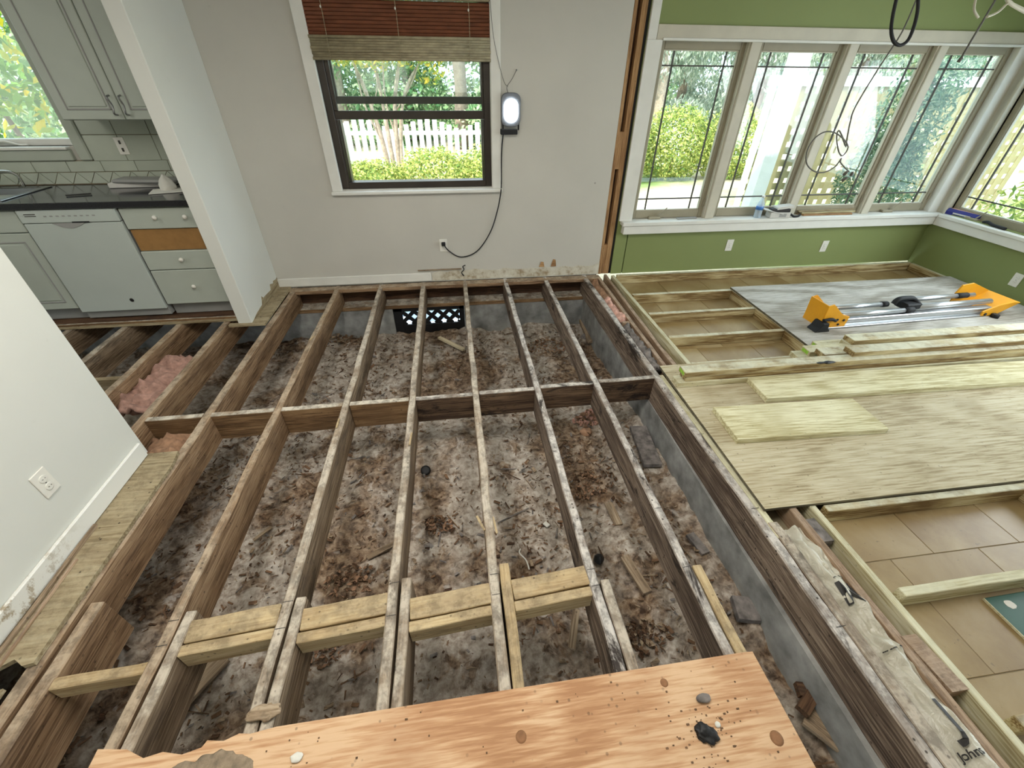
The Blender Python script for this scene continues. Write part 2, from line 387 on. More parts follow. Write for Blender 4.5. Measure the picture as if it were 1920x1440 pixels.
# far wall of the stripped room and the kitchen, with its two window openings
boxes('wall_far', [(-3.6, -2.32, WY, 0.26, 0.0, CZ), (-2.32, -1.215, WY, 0.26, 0.0, 1.20), (-2.32, -1.215, WY, 0.26, 2.22, CZ), (-1.215, 0.632, WY, 0.26, 0.0, CZ),
                   (0.632, 1.918, WY, 0.26, 0.0, 0.855), (0.632, 1.918, WY, 0.26, 2.22, CZ), (1.918, 3.0, WY, 0.26, 0.0, CZ)], 'wall_white')
D.objects['wall_far']['kind'] = 'structure'; D.objects['wall_far']['label'] = 'off-white painted far wall with dark framed window'
boxes('wall_sunroom', [(3.135, 3.25, WY, 0.26, 0.0, 1.975), (3.26, 6.53, WY, 0.26, 0.0, 0.52), (3.135, 6.77, WY, 0.26, 1.885, CZ), (6.53, 6.77, WY, 0.26, 0.0, 1.885)], 'wall_green')
tag(D.objects['wall_sunroom'], 'green painted sunroom wall around the row of windows', kind='structure')
yo = [0.02 - 0.86 * k for k in range(6)]
L = [(6.62, 6.77, -7.0, WY, -0.09, 0.54), (6.62, 6.77, -7.0, WY, 1.885, CZ), (6.62, 6.77, 0.02, WY, 0.54, 1.885), (6.62, 6.77, -7.0, yo[5], 0.54, 1.885)]
boxes('wall_right', L, 'wall_green'); tag(D.objects['wall_right'], 'green painted right-hand sunroom wall', kind='structure')
boxes('wall_back', [(-3.6, 6.77, -7.15, -7.0, -0.1, CZ)], 'wall_white'); tag(D.objects['wall_back'], kind='structure')
boxes('wall_kitchen_side', [(-3.75, -3.6, -7.15, 0.26, -0.6, CZ)], 'wall_kitchen'); tag(D.objects['wall_kitchen_side'], kind='structure')
boxes('ceiling', [(-3.75, 6.95, -7.15, 0.45, CZ, CZ + 0.12)], 'ceiling_white'); tag(D.objects['ceiling'], kind='structure')
# partition between the room and the kitchen: stub at the far end, long piece at the near left
boxes('wall_stub', [(-0.232, -0.128, -0.628, WY, 0.015, CZ)], 'wall_near', bev=0.004); tag(D.objects['wall_stub'], 'short cream partition stub beside the kitchen opening', kind='structure')
boxes('wall_left', [(-0.262, -0.155, -7.0, -2.085, 0.02, CZ)], 'wall_near', bev=0.003); tag(D.objects['wall_left'], 'white partition wall at the near left with an outlet', kind='structure')
# torn drywall at the foot of the stub
prism('wall_patch', [(-0.60, 0.02), (0.095, 0.02), (0.095, 0.11), (0.06, 0.105), (0.0, 0.115), (-0.02, 0.10), (-0.09, 0.12), (-0.11, 0.075), (-0.30, 0.085), (-0.32, 0.11), (-0.36, 0.05), (-0.5, 0.04)], 0, 0.003, 'subfloor', D.objects['wall_stub'], (-0.128, 0, 0), (HP, 0, HP))
# baseboards
def dirty():
    t = NT('trim_dirty'); v = t.coords(rand=False)
    c = t.mix(t.ramp(t.noise(v, 16, 6, 0.75), (0.52, 0.0), (0.60, 0.85)), lin(222, 221, 213), lin(150, 132, 100))
    y = t.n('SeparateXYZ', Vector=t.n('NewGeometry').outputs['Position']).outputs[1]
    c = t.mix(t.ramp(t.math('MULTIPLY_ADD', y, 0.5, 2.0), (0.55, 0.0), (0.72, 1.0)), c, lin(226, 226, 219))
    M['trim_dirty'] = t.pbr(c, 0.5)
dirty()
o = box('baseboard_far', -0.128, 1.30, WY - 0.016, WY, 0.012, 0.094, 'trim_white', bev=0.004); tag(o, 'white baseboard left in place under the window', kind='structure')
o = box('baseboard_left', -0.155, -0.139, -4.6, -2.11, 0.022, 0.112, 'trim_dirty', bev=0.005); tag(o, 'dirty white baseboard of the near left wall', kind='structure')
def stain_band():
    t = NT('plaster_bare'); v = t.coords(rand=False)
    c = t.ramp(t.noise(v, 9, 6, 0.7), (0.35, lin(150, 132, 104)), (0.5, lin(196, 190, 172)), (0.7, lin(214, 211, 198)))
    M['plaster_bare'] = t.pbr(c, 0.9, t.bump(t.noise(v, 40, 5), 0.4, 0.004))
stain_band()
prism('trim_1', [(1.31, 0.008), (3.0, 0.008), (3.0, 0.125)] + [(3.0 - 0.07 * k, 0.10 + random.uniform(-0.012, 0.014)) for k in range(1, 24)] + [(1.31, 0.085)], 0, 0.004, 'plaster_bare', None, (0, WY, 0), (HP, 0, 0))
tag(D.objects['trim_1'], 'strip of bare scraped plaster where the baseboard was removed', kind='structure')
for (x, h) in ((2.40, 0.05), (2.52, 0.07)):
    prism('plaster_hole', [(x - 0.025, 0.105), (x + 0.03, 0.105), (x + 0.02, 0.105 + h), (x - 0.005, 0.11 + h)], 0.004, 0.006, 'stud', D.objects['trim_1'])
# exposed studs between the two rooms
st = empty('trim_2', kind='structure', label='stripped wall end with exposed brown studs between the rooms')
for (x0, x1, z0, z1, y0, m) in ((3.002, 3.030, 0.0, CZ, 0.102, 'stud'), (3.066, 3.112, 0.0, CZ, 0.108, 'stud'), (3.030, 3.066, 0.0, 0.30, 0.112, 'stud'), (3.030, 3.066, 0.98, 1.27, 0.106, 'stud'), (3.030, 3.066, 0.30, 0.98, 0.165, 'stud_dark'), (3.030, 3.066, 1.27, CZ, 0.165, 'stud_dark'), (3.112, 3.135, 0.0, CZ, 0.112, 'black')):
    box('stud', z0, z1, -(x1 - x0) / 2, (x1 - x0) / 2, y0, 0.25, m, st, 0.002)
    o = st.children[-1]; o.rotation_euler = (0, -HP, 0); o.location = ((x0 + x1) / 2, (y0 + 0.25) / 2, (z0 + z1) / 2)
    me = o.data.copy() if o.data.users > 1 else o.data
    o.data = me; bm = bmesh.new(); bx(bm, -(z1 - z0) / 2, (z1 - z0) / 2, -(0.25 - y0) / 2, (0.25 - y0) / 2, -(x1 - x0) / 2, (x1 - x0) / 2, 0.002); bm.to_mesh(me); bm.free()

# ------------------------------------------------------------------ crawlspace ground and foundations
def ground_z(x, y):
    z = -0.535 + 0.045 * noise.fractal(Vector((x * 1.4, y * 1.4, 3.1)), 1.0, 2.0, 3) + 0.03 * noise.fractal(Vector((x * 5, y * 5, 1.7)), 1.0, 2.1, 4)
    z += 0.13 * max(0.0, min(1.0, (x - 2.2) / 0.6)) * max(0, min(1, (-y - 0.6) / 1.5))
    z += 0.10 * math.exp(-((x - 1.3) ** 2 / 0.9 + (y + 2.0) ** 2 / 0.25))
    z += 0.03 * max(0, min(1, (y + 0.9) / 0.9))
    return z
nx, ny = 190, 230
vs = []; fs = []
for j in range(ny + 1):
    for i in range(nx + 1):
        x = -3.6 + 6.5 * i / nx; y = -5.2 + 5.3 * j / ny
        z = ground_z(x, y) + 0.022 * noise.fractal(Vector((x * 15, y * 15, 9.7)), 0.8, 2.0, 4)
        vs.append((x, y, z))
for j in range(ny):
    for i in range(nx):
        a = j * (nx + 1) + i; fs.append((a, a + 1, a + nx + 2, a + nx + 1))
me = D.meshes.new('soil'); me.from_pydata(vs, [], fs)
for p in me.polygons: p.use_smooth = True
o = link('floor_crawlspace', me, 'soil'); tag(o, 'sandy crawlspace soil strewn with debris', kind='structure')
# far foundation wall with the vent opening
o = boxes('wall_foundation_far', [(-3.6, 0.89, 0.0, 0.20, -0.75, -0.232), (1.60, 2.86, 0.0, 0.20, -0.75, -0.232), (0.89, 1.60, 0.0, 0.20, -0.75, -0.56)], 'concrete'); tag(o, 'grey concrete foundation wall under the far rim', kind='structure')
o = boxes('wall_foundation_right', [(2.842, 3.20, -7.0, 0.20, -0.75, -0.195)], 'concrete'); tag(o, 'grey concrete foundation wall under the right rim beam', kind='structure')
# ------------------------------------------------------------------ joist floor
S = 0.406
fl = empty('floor', kind='structure', label='stripped floor of old wooden joists over the crawlspace')
JT, JD = 0.041, 0.19
jm = {0: 'joist_warm', 1: 'joist_warm', 2: 'joist_old', 3: 'joist_old', 4: 'joist_old', 5: 'joist_rot', 6: 'joist_rot'}
for k in range(7):
    x = k * S + (0.006 if k == 0 else 0.0)
    board('joist', (x, 0.10), (x - 0.004, -4.9 if k in (0,) else -4.6), JT + (0.008 if k == 0 else 0), JD, 0.0, jm[k], fl, 0.006 if k else 0.004, 0.005, 70)
    if k >= 1:          # lapped second joists at the near end
        board('lapped_joist', (x + JT + 0.004, -2.965 + {4: 0.02, 5: -0.10, 6: -0.09, 3: 0.01}.get(k, -0.02)), (x + JT + 0.004, -4.6), JT - 0.001, JD + 0.02, -0.002 - 0.004 * (k % 2), 'block_clean' if k in (4, 6) else 'joist_old', fl, 0.005, 0.004, 26)
board('lapped_joist', (0.066, -2.90), (0.066, -4.6), 0.05, 0.23, -0.012, 'joist_warm', fl, 0.004, 0.004, 24)
# rotten rim beam along the sunroom edge
board('rim_beam', (2.850, 0.10), (2.905, -4.9), 0.048, 0.20, 0.0, 'joist_rot', fl, 0.008, 0.006, 90)
board('rim_beam', (2.934, -2.90), (2.952, -4.9), 0.048, 0.19, 0.0, 'joist_old', fl, 0.006, 0.004, 30)
# nailer and sill plate along the far wall
board('nailer', (-0.13, 0.046), (3.0, 0.046), 0.088, 0.036, 0.0, 'joist_warm', fl, 0.003, 0.003, 30)
board('rim_joist', (-3.5, 0.16), (3.0, 0.16), 0.04, 0.19, 0.0, 'stud_dark', fl)
board('sill_plate', (-3.5, 0.075), (2.9, 0.075), 0.15, 0.04, -0.19, 'block_old', fl, 0.003, 0.003, 30)
# middle row of blocking (a block in every bay)
BY = [-1.775, -1.775, -1.772, -1.768, -1.765, -1.755, -1.735, -1.722]
bmats = ['block_old', 'block_old', 'block_old', 'block_old', 'block_dark', 'block_dark', 'block_dark', 'block_dark']
board('blocking', (-0.36 + JT / 2, BY[0]), (-JT / 2, BY[0]), 0.038, 0.185, 0.0, 'block_old', fl, 0.003, 0.003, 8)
for k in range(7):
    x1 = (k + 1) * S - JT / 2 if k < 6 else 2.85
    board('blocking', (k * S + JT / 2, BY[k + 1]), (x1, BY[k + 1] + 0.004), 0.039, 0.185, -0.001, bmats[k + 1], fl, 0.004, 0.003, 10)
# near row: a flat block and an upright block in each bay
for k in range(1, 5):
    x0 = k * S + JT * 1.5 + 0.006; x1 = (k + 1) * S - JT / 2 - 0.002
    y = -3.055 + (0.012, 0.0, -0.008, -0.02, 0.005)[k]
    board('flat_blocking', (x0, y - 0.012), (x1, y + 0.012), 0.082, 0.038, -0.002, 'block_clean', fl, 0.004, 0.003, 8)
    board('blocking', (x0, y - 0.078), (x1, y - 0.056), 0.038, 0.088, -0.004, 'block_clean', fl, 0.003, 0.003, 8)
board('blocking', (0.094, -3.185), (S - JT / 2, -3.172), 0.038, 0.075, -0.006, 'block_clean', fl, 0.004, 0.004, 8)
# strips of old subfloor left under the partition
o = prism('subfloor_strip', [(-0.155, -2.10), (0.0, -2.10), (0.018, -2.2), (0.012, -3.12), (-0.02, -3.125), (-0.06, -3.10), (-0.155, -3.16)], 0.002, 0.021, 'subfloor', fl)
prism('subfloor_strip', [(-0.155, -3.22), (-0.03, -3.19), (-0.01, -4.6), (-0.155, -4.6)], 0.002, 0.019, 'subfloor', fl)
board('splinter_strip', (-0.128, -2.55), (-0.118, -3.2), 0.014, 0.016, 0.036, 'scrap', fl, 0.004, 0.002, 10)
board('splinter_strip', (-0.10, -2.72), (-0.085, -3.3), 0.010, 0.012, 0.032, 'board_red', fl, 0.004, 0.002, 10)
prism('subfloor_strip', [(-0.30, -0.655), (-0.022, -0.655), (-0.022, 0.084), (-0.128, 0.084), (-0.128, -0.62), (-0.30, -0.62)], 0.001, 0.019, 'subfloor', fl)
# kitchen side joists
board('joist', (-0.36, 0.10), (-0.366, -4.4), 0.048, JD, 0.0, 'joist_warm', fl, 0.006, 0.005, 60)
board('joist', (-0.722, 0.10), (-0.745, -4.4), 0.048, JD, 0.0, 'joist_warm', fl, 0.006, 0.005, 60)
board('joist', (-1.13, 0.10), (-1.15, -4.4), 0.048, JD, 0.0, 'joist_old', fl, 0.006, 0.005, 60)
board('joist', (-1.54, 0.10), (-1.56, -4.4), 0.048, JD, 0.0, 'joist_old', fl, 0.006, 0.005, 60)
board('blocking', (-0.72, -1.25), (-1.13, -1.25), 0.038, 0.12, -0.03, 'subfloor', fl)
# layered kitchen floor with its sawn edge
kf = empty('floor_kitchen', kind='structure', label='layered kitchen floor with a rough sawn edge')
for (y, z0, z1, m) in ((-0.548, 0.0, 0.016, 'subfloor'), (-0.528, 0.016, 0.034, 'block_old'), (-0.512, 0.034, 0.046, 'stud_dark')):
    board('floor_layer', (-3.6, (y + 0.10) / 2), (-0.232, (y + 0.10) / 2), 0.10 - y, z1 - z0, z1, m, kf, 0.004, 0.001, 40)
# floor of the house behind the photographer
o = boxes('floor_behind', [(-0.155, 6.62, -7.0, -4.62, -0.02, 0.02)], 'subfloor'); tag(o, kind='structure')
o = boxes('floor_kitchen_near', [(-3.6, -0.262, -7.0, -2.3, -0.0, 0.045)], 'subfloor'); tag(o, kind='structure')

# ------------------------------------------------------------------ foundation vent
vt = empty('foundation_vent', (1.245, 0.04, -0.4), label='black foundation vent with diamond lattice under the window wall', cat='vent')
def vent():
    box('frame', -0.30, 0.335, -0.012, 0.012, -0.16, -0.03, 'black', vt, 0.002)
    for (a, b, c, d) in ((-0.354, -0.27, -0.16, 0.16), (0.305, 0.354, -0.16, 0.16), (-0.354, 0.354, 0.125, 0.166)):
        box('frame', a, b, -0.014, 0.014, c, d, 'black', vt, 0.002)
    for s_ in (-1, 1):
        for k in range(-2, 7):
            x0 = -0.30 + k * 0.118
            pts = []
            xa, xb = x0, x0 + 0.155 * s_
            za, zb = -0.03, 0.125
            if s_ < 0: xa, xb = x0 + 0.06, x0 + 0.06 - 0.155
            # clip to the frame
            def cl(x, z, xo, zo):
                if x < -0.27: t_ = (-0.27 - x) / (xo - x); return -0.27, z + (zo - z) * t_
                if x > 0.305: t_ = (0.305 - x) / (xo - x); return 0.305, z + (zo - z) * t_
                return x, z
            if (xa < -0.27 and xb < -0.27) or (xa > 0.305 and xb > 0.305): continue
            p = cl(xa, za, xb, zb); q = cl(xb, zb, xa, za)
            v = Vector((q[0] - p[0], q[1] - p[1]))
            if v.length < 0.02: continue
            nrm = Vector((-v.y, v.x)).normalized() * 0.019
            prism('lattice_bar', [(p[0] - nrm.x, p[1] - nrm.y), (q[0] - nrm.x, q[1] - nrm.y), (q[0] + nrm.x, q[1] + nrm.y), (p[0] + nrm.x, p[1] + nrm.y)], -0.004 * (s_ + 1.5), 0.004 * (1.6 - s_), 'black', vt, (0, 0, 0), (HP, 0, 0))
    clump('plastic_sheet', (0.02, 0.09, 0.05), (0.34, 0.012, 0.10), 'clear_plastic', vt, 0.3, 5.0, 4)
vent()

# ================================================================== WINDOW OF THE STRIPPED ROOM
w1 = empty('window_1', kind='structure', label='dark bronze single-hung window with its lower sash open')
box('window_frame', 0.632, 0.690, 0.13, 0.235, 0.86, 2.22, 'bronze', w1); box('window_frame', 1.868, 1.918, 0.13, 0.235, 0.86, 2.22, 'bronze', w1)
box('window_frame', 0.69, 1.868, 0.13, 0.235, 0.855, 0.905, 'bronze', w1); box('window_frame', 0.69, 1.868, 0.13, 0.235, 2.17, 2.22, 'bronze', w1)
for (x0, x1) in ((0.69, 0.704), (0.712, 0.724), (1.842, 1.852), (1.857, 1.868)):
    box('sash_track', x0, x1, 0.14, 0.225, 0.905, 1.36, 'bronze', w1, 0.001)
us = empty('upper_sash'); us.parent = w1                       # upper sash, outside
box('sash_rail', 0.70, 1.86, 0.205, 0.228, 1.462, 1.512, 'bronze', us); box('sash_stile', 0.70, 0.728, 0.205, 0.228, 1.512, 2.17, 'bronze', us); box('sash_stile', 1.848, 1.862, 0.205, 0.228, 1.512, 2.17, 'bronze', us)
box('pane', 0.728, 1.848, 0.215, 0.219, 1.512, 2.17, 'glass', us, 0)
ls = empty('lower_sash'); ls.parent = w1                       # lower sash, raised a hand's breadth over the meeting rail
box('sash_rail', 0.69, 1.868, 0.142, 0.17, 1.362, 1.420, 'bronze', ls); box('sash_stile', 0.69, 0.722, 0.142, 0.17, 1.42, 2.12, 'bronze', ls); box('sash_stile', 1.852, 1.868, 0.142, 0.17, 1.42, 2.12, 'bronze', ls)
box('pane', 0.722, 1.852, 0.154, 0.158, 1.42, 2.12, 'glass', ls, 0)
t1 = empty('trim_3', kind='structure', label='white casing and stool around the dark window')
box('casing', 0.555, 0.638, WY - 0.018, WY + 0.02, 0.846, 2.34, 'trim_white', t1, 0.004); box('casing', 1.922, 2.001, WY - 0.018, WY + 0.02, 0.846, 2.34, 'trim_white', t1, 0.004)
box('casing', 0.638, 1.922, WY - 0.018, WY + 0.02, 2.22, 2.34, 'trim_white', t1, 0.004)
box('window_stool', 0.548, 2.006, WY - 0.045, 0.13, 0.818, 0.846, 'trim_white', t1, 0.006)
# woven blind
bl = empty('window_blind', (1.28, WY + 0.005, 1.735), label='half-raised blind with mahogany slats over a beige reed fold', cat='blind')
BW = 0.645
for k in range(9):
    o = box('slat', -BW, BW, -0.012, 0.014, 0.142 + k * 0.0215, 0.162 + k * 0.0215, 'slat_mahogany', bl, 0.004); o.rotation_euler = (0.35, 0, 0)
box('valance', -BW, BW, -0.03, 0.02, 0.338, 0.42, 'reed_beige', bl, 0.006)
for k in range(9):
    tube('reed_band', [(-BW + 0.004 * (k % 2), -0.022 + 0.008 * math.sin(k * 1.3), 0.008 + k * 0.0155), (BW - 0.003 * (k % 3), -0.022 + 0.008 * math.sin(k * 1.3), 0.009 + k * 0.0155)], 0.0098, 'reed_beige', bl, 8)
box('backing', -BW, BW, -0.012, 0.016, 0.002, 0.14, 'reed_beige', bl, 0.003)
for x in (-0.52, -0.02, 0.49):
    tube('lift_cord', [(x, -0.036, 0.36), (x + 0.004, -0.034, 0.25), (x, -0.036, 0.0)], 0.0022, 'reed_beige', bl, 5)
    lathe('cord_bead', [(0.002, -0.009), (0.007, 0), (0.002, 0.009)], 'plate_white', bl, (x, -0.04, 0.29), seg=8)

tube('pull_cord', [(0.643, -0.03, 0.415), (0.668, -0.032, 0.145), (0.738, -0.026, -0.105), (0.775, -0.024, -0.15)], 0.002, 'cable_grey', bl, 5)
# ================================================================== SUNROOM WINDOWS
t2 = empty('trim_4', kind='structure', label='white casings, header and sill of the sunroom windows')
box('header', 3.21, 6.62, WY - 0.02, WY + 0.03, 1.885, 1.977, 'taupe_shaded_white', t2, 0.003); box('header_lip', 3.26, 6.56, WY - 0.03, WY + 0.03, 1.880, 1.897, 'trim_white', t2, 0.003)
box('casing', 3.137, 3.262, WY - 0.02, WY + 0.05, 0.53, 1.885, 'trim_white', t2, 0.003); box('casing', 3.137, 3.208, WY - 0.02, WY + 0.05, 1.885, CZ, 'trim_white', t2, 0.003)
MUL = [(4.012, 4.100), (4.880, 4.962), (5.720, 5.800)]
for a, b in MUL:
    box('mullion', a, b, WY - 0.012, 0.25, 0.53, 1.885, 'taupe_shaded_white', t2, 0.004)  # white mullion with its front shade put into the paint
    box('mullion_bead', a - 0.012, a + 0.006, WY + 0.004, 0.21, 0.53, 1.885, 'taupe_shaded_white', t2, 0.002)
box('casing', 6.50, 6.63, WY - 0.012, 0.25, 0.53, 1.885, 'trim_white', t2, 0.004)
box('casing', 6.600, 6.66, 0.005, WY, 0.53, 1.885, 'taupe_shaded_white', t2, 0.004)
box('casing', 6.60, 6.75, 0.02, 0.075, 0.53, 1.885, 'trim_white', t2, 0.004)
box('window_sill', 3.155, 6.62, WY - 0.085, 0.25, 0.497, 0.532, 'trim_white', t2, 0.005); box('apron', 3.175, 6.62, WY - 0.07, WY, 0.418, 0.497, 'trim_white', t2, 0.003)
box('window_sill', 6.555, 6.76, -4.3, WY - 0.085, 0.497, 0.532, 'trim_white', t2, 0.005); box('apron', 6.57, 6.62, -4.3, WY - 0.07, 0.418, 0.497, 'trim_white', t2, 0.003)
for k in range(1, 6):
    box('mullion', 6.62, 6.75, yo[k] - 0.04, yo[k] + 0.04, 0.53, 1.885, 'trim_white', t2, 0.004)
box('header', 6.60, 6.64, -4.3, 0.08, 1.885, 1.977, 'taupe_shaded_white', t2, 0.003)
def casement(name, label, W, Z0, Z1, loc, rot=0.0, crank=True):
    """unit in local x (0..W), y depth, z"""
    r = empty(name, loc, (0, 0, rot), kind='structure', label=label)
    f = 0.052
    for (a, b, c, d) in ((0, f, Z0, Z1), (W - f, W, Z0, Z1), (f, W - f, Z0, Z0 + 0.07), (f, W - f, Z1 - 0.055, Z1)):
        box('sash', a, b, 0.0, 0.05, c, d, 'sash_tan', r, 0.004)
    g0, g1, h0, h1 = f + 0.008, W - f - 0.008, Z0 + 0.078, Z1 - 0.063
    for (a, b, c, d) in ((f, g0, Z0 + 0.07, Z1 - 0.055), (g1, W - f, Z0 + 0.07, Z1 - 0.055), (g0, g1, Z0 + 0.07, h0), (g0, g1, h1, Z1 - 0.055)):
        box('glazing_bead', a, b, 0.012, 0.04, c, d, 'taupe_shaded_white', r, 0.001)
    box('pane', g0, g1, 0.024, 0.028, h0, h1, 'glass', r, 0)
    for x in (g0 + 0.09, g1 - 0.09): box('muntin', x - 0.005, x + 0.005, 0.019, 0.033, h0, h1, 'slot_dark', r, 0)
    for z in (h0 + 0.095, h1 - 0.095): box('muntin', g0, g1, 0.019, 0.033, z - 0.005, z + 0.005, 'slot_dark', r, 0)
    if crank:
        c0 = box('crank_base', 0.18, 0.30, -0.04, 0.01, Z0 - 0.002, Z0 + 0.022, 'sash_tan', r, 0.005)
        tube('crank_arm', [(0.27, -0.02, Z0 + 0.02), (0.30, -0.035, Z0 + 0.05), (0.345, -0.04, Z0 + 0.105)], 0.006, 'sash_tan', r, 6)
    box('sash_lock', W - 0.03, W - 0.012, -0.012, 0.0, Z0 + 0.10, Z0 + 0.17, 'sash_tan', r, 0.003)
    return r
xs = [3.262, 4.012, 4.100, 4.880, 4.962, 5.720, 5.800, 6.50]
for k in range(4):
    casement('window_%d' % (k + 2), ['leftmost', 'second from left', 'third from left', 'rightmost'][k] + ' casement of the sunroom row with grille bars', xs[2 * k + 1] - xs[2 * k], 0.534, 1.885, (xs[2 * k], 0.145, 0), 0, k in (0, 3))
for k in range(5):
    casement('window_%d' % (k + 6), 'casement window in the right-hand sunroom wall', 0.78, 0.534, 1.885, (6.665, yo[k] - 0.04 + (0.02 if k == 0 else 0), 0), -HP, k == 0)
    if k: D.objects['window_%d' % (k + 6)]['label'] = 'casement further along the right-hand sunroom wall outside the picture'

# ================================================================== SUNROOM FLOOR: tiles, sleepers, plywood
tf = empty('floor_sunroom', kind='structure', label='tan stone tile floor of the sunroom')
boxes('grout_bed', [(3.0, 6.62, -4.62, 0.10, -0.13, -0.0925)], 'grout', tf)
TS = 0.457
row = 0
y = 0.10
while y > -4.6:
    x = 3.188 - (TS * 0.5 if row % 2 else 0.0)
    y1 = max(y - TS + 0.003, -4.6)
    while x < 6.62:
        a, b = max(x, 3.0), min(x + TS - 0.003, 6.618)
        if b - a > 0.02: box('tile', a, b, y1, min(y, 0.098), -0.105, -0.089, 'floor_tile', tf, 0.0015)
        x += TS
    y -= TS; row += 1
sl = empty('sleeper_frame', (3.2, -0.4, -0.089), label='pressure-treated sleeper frame laid on the sunroom tiles', cat='floor frame')
def slp(p0, p1, mat='pt_grainy', nm='sleeper', wd=0.038, dep=0.088):
    o = board(nm, p0, p1, wd, dep, 0.0, mat, None, 0.0015, 0.003, 10); o.parent = sl; o.matrix_parent_inverse = Matrix.Translation((-3.2, 0.4, 0.089))
for y_ in (-0.42, -0.81, -1.212, -1.60, -2.0, -2.45): slp((3.185, y_), (4.172, y_))
slp((3.24, -2.862), (4.36, -2.862)); slp((3.25, -3.272), (4.60, -3.262), 'pt'); slp((3.26, -3.70), (4.6, -3.70))
slp((4.192, -0.40), (4.20, -2.6)); slp((4.379, -2.84), (4.385, -4.4))
slp((3.146, 0.06), (3.207, -4.5), 'pt', 'edge_plate', 0.032)
slp((3.19, 0.055), (6.60, 0.055), 'pt_grainy', 'ledger', 0.036); slp((6.60, 0.03), (6.60, -4.2), 'pt_grainy', 'ledger', 0.036)
for y_ in (-0.81, -1.212): slp((4.22, y_), (6.58, y_))
# old boards standing in the gap between the two floors
ob = empty('floor_edge_boards', kind='structure', label='old edge boards in the gap between joists and sunroom floor')
board('edge_board', (2.990, 0.08), (2.982, -1.62), 0.032, 0.14, -0.002, 'board_red', ob, 0.004, 0.003, 20)
board('edge_board', (3.080, 0.10), (3.056, -1.4), 0.028, 0.10, -0.004, 'board_red', ob, 0.003, 0.003, 20)
board('edge_board', (3.056, -1.4), (3.108, -4.6), 0.036, 0.12, 0.0, 'board_red', ob, 0.004, 0.003, 40)
board('edge_block', (2.905, -0.93), (2.966, -0.93), 0.03, 0.09, -0.004, 'board_red', ob)
board('treated_strip', (2.908, -1.70), (2.926, -2.98), 0.036, 0.09, -0.004, 'pt', ob, 0.001, 0.003, 6)
prism('shim_block', [(3.10, -3.42), (3.16, -3.42), (3.185, -3.60), (3.12, -3.60)], -0.06, 0.002, 'board_red', ob)
prism('shim_block', [(3.098, -2.90), (3.15, -2.90), (3.16, -3.02), (3.105, -3.02)], -0.06, -0.01, 'rubble_grey', ob)
boxes('gap_bottom', [(2.87, 3.19, -4.6, 0.08, -0.22, -0.16)], 'rubble_grey', ob)
# plywood sheets
def sheet(name, x0, x1, y0, y1, z0, z1, mat, label, rz=0.0):
    bm = bmesh.new(); bx(bm, -(x1 - x0) / 2, (x1 - x0) / 2, -(y1 - y0) / 2, (y1 - y0) / 2, -(z1 - z0) / 2, (z1 - z0) / 2, 0.001)
    for f in bm.faces: f.material_index = 0 if f.normal.z > 0.7 else 1
    me = fin(bm, name); o = link(name, me, mat, None, ((x0 + x1) / 2, (y0 + y1) / 2, (z0 + z1) / 2), (0, 0, rz)); me.materials.append(M['ply_edge'])
    return tag(o, label, 'plywood')
sheet('plywood_sheet', 4.175, 6.60, -1.618, -0.400, 0.0005, 0.0185, 'ply_pale', 'pale plywood sheet under the yellow-ended folding stand')
sheet('plywood_sheet', 2.928, 5.366, -2.842, -1.622, 0.0005, 0.0185, 'ply_tan', 'tan plywood sheet under the short wide plank and lumber stack', math.radians(0.0))

# ------------------------------------------------------------------ lumber
def lumber(x0, x1, yf, yb, z0, z1, mat, label, tagged=False, ang=0.0, nm='lumber_board'):
    L_ = x1 - x0; o = board(nm, (-L_ / 2, 0), (L_ / 2, 0), yb - yf, z1 - z0, 0.0, mat, None, 0.0012, 0.003, 8)
    o.location = ((x0 + x1) / 2, (yf + yb) / 2, z1); o.rotation_euler = (0, 0, ang)
    tag(o, label, 'lumber', 'loose treated lumber on the plywood')
    if tagged: box('end_tag', -L_ / 2 - 0.0012, -L_ / 2 + 0.001, -0.03, 0.03, -0.03, -0.006, 'label_green', o, 0)
    return o
q = 0.0185; h_ = 0.038
Z = [q + h_ * k for k in range(6)]
lumber(2.935, 5.98, -1.885, -1.796, Z[0], Z[1], 'pt', 'bottom treated board at the front of the lumber stack, reaching furthest left')
lumber(2.985, 6.03, -1.876, -1.792, Z[1], Z[2], 'pt_grainy', 'treated board sandwiched second from the bottom at the front of the stack')
o = lumber(2.966, 6.01, -1.878, -1.797, Z[2], Z[3], 'pt_grainy', 'treated board with a black knot scar and green end tag, third up at front', True)
clump('knot', (-0.52, -0.035, -0.002), (0.055, 0.012, 0.006), 'black', o, 0.6, 12, 3)
lumber(3.93, 6.37, -1.692, -1.603, Z[0], Z[1], 'pt', 'lowest board behind the front stack, its end just showing')
lumber(4.06, 6.50, -1.787, -1.698, Z[0], Z[1], 'pt', 'hidden bottom board in the middle of the lumber stack')
lumber(4.06, 6.50, -1.787, -1.700, Z[1], Z[2], 'pt', 'hidden second board in the middle of the lumber stack')
lumber(4.005, 6.44, -1.690, -1.601, Z[1], Z[2], 'pt', 'short-ended treated board with green end tag behind the knotty board', True)
lumber(4.023, 6.46, -1.787, -1.699, Z[2], Z[3], 'pt_grainy', 'treated board lying level with and just behind the knotty board')
lumber(4.19, 6.57, -1.578, -1.489, Z[0], Z[1], 'pt', 'rearmost bottom board with green end tag beside the plywood edge', True)
lumber(4.36, 6.58, -1.640, -1.551, Z[1], Z[2], 'pt', 'second highest board at the rear of the lumber stack')
lumber(4.375, 6.58, -1.640, -1.545, Z[2], Z[3], 'pt_grainy', 'top rear board of the lumber stack, nearest the folding stand')
lumber(4.187, 6.55, -1.838, -1.750, Z[3], Z[4], 'pt_grainy', 'topmost front board of the lumber stack, lying on the knotty board')
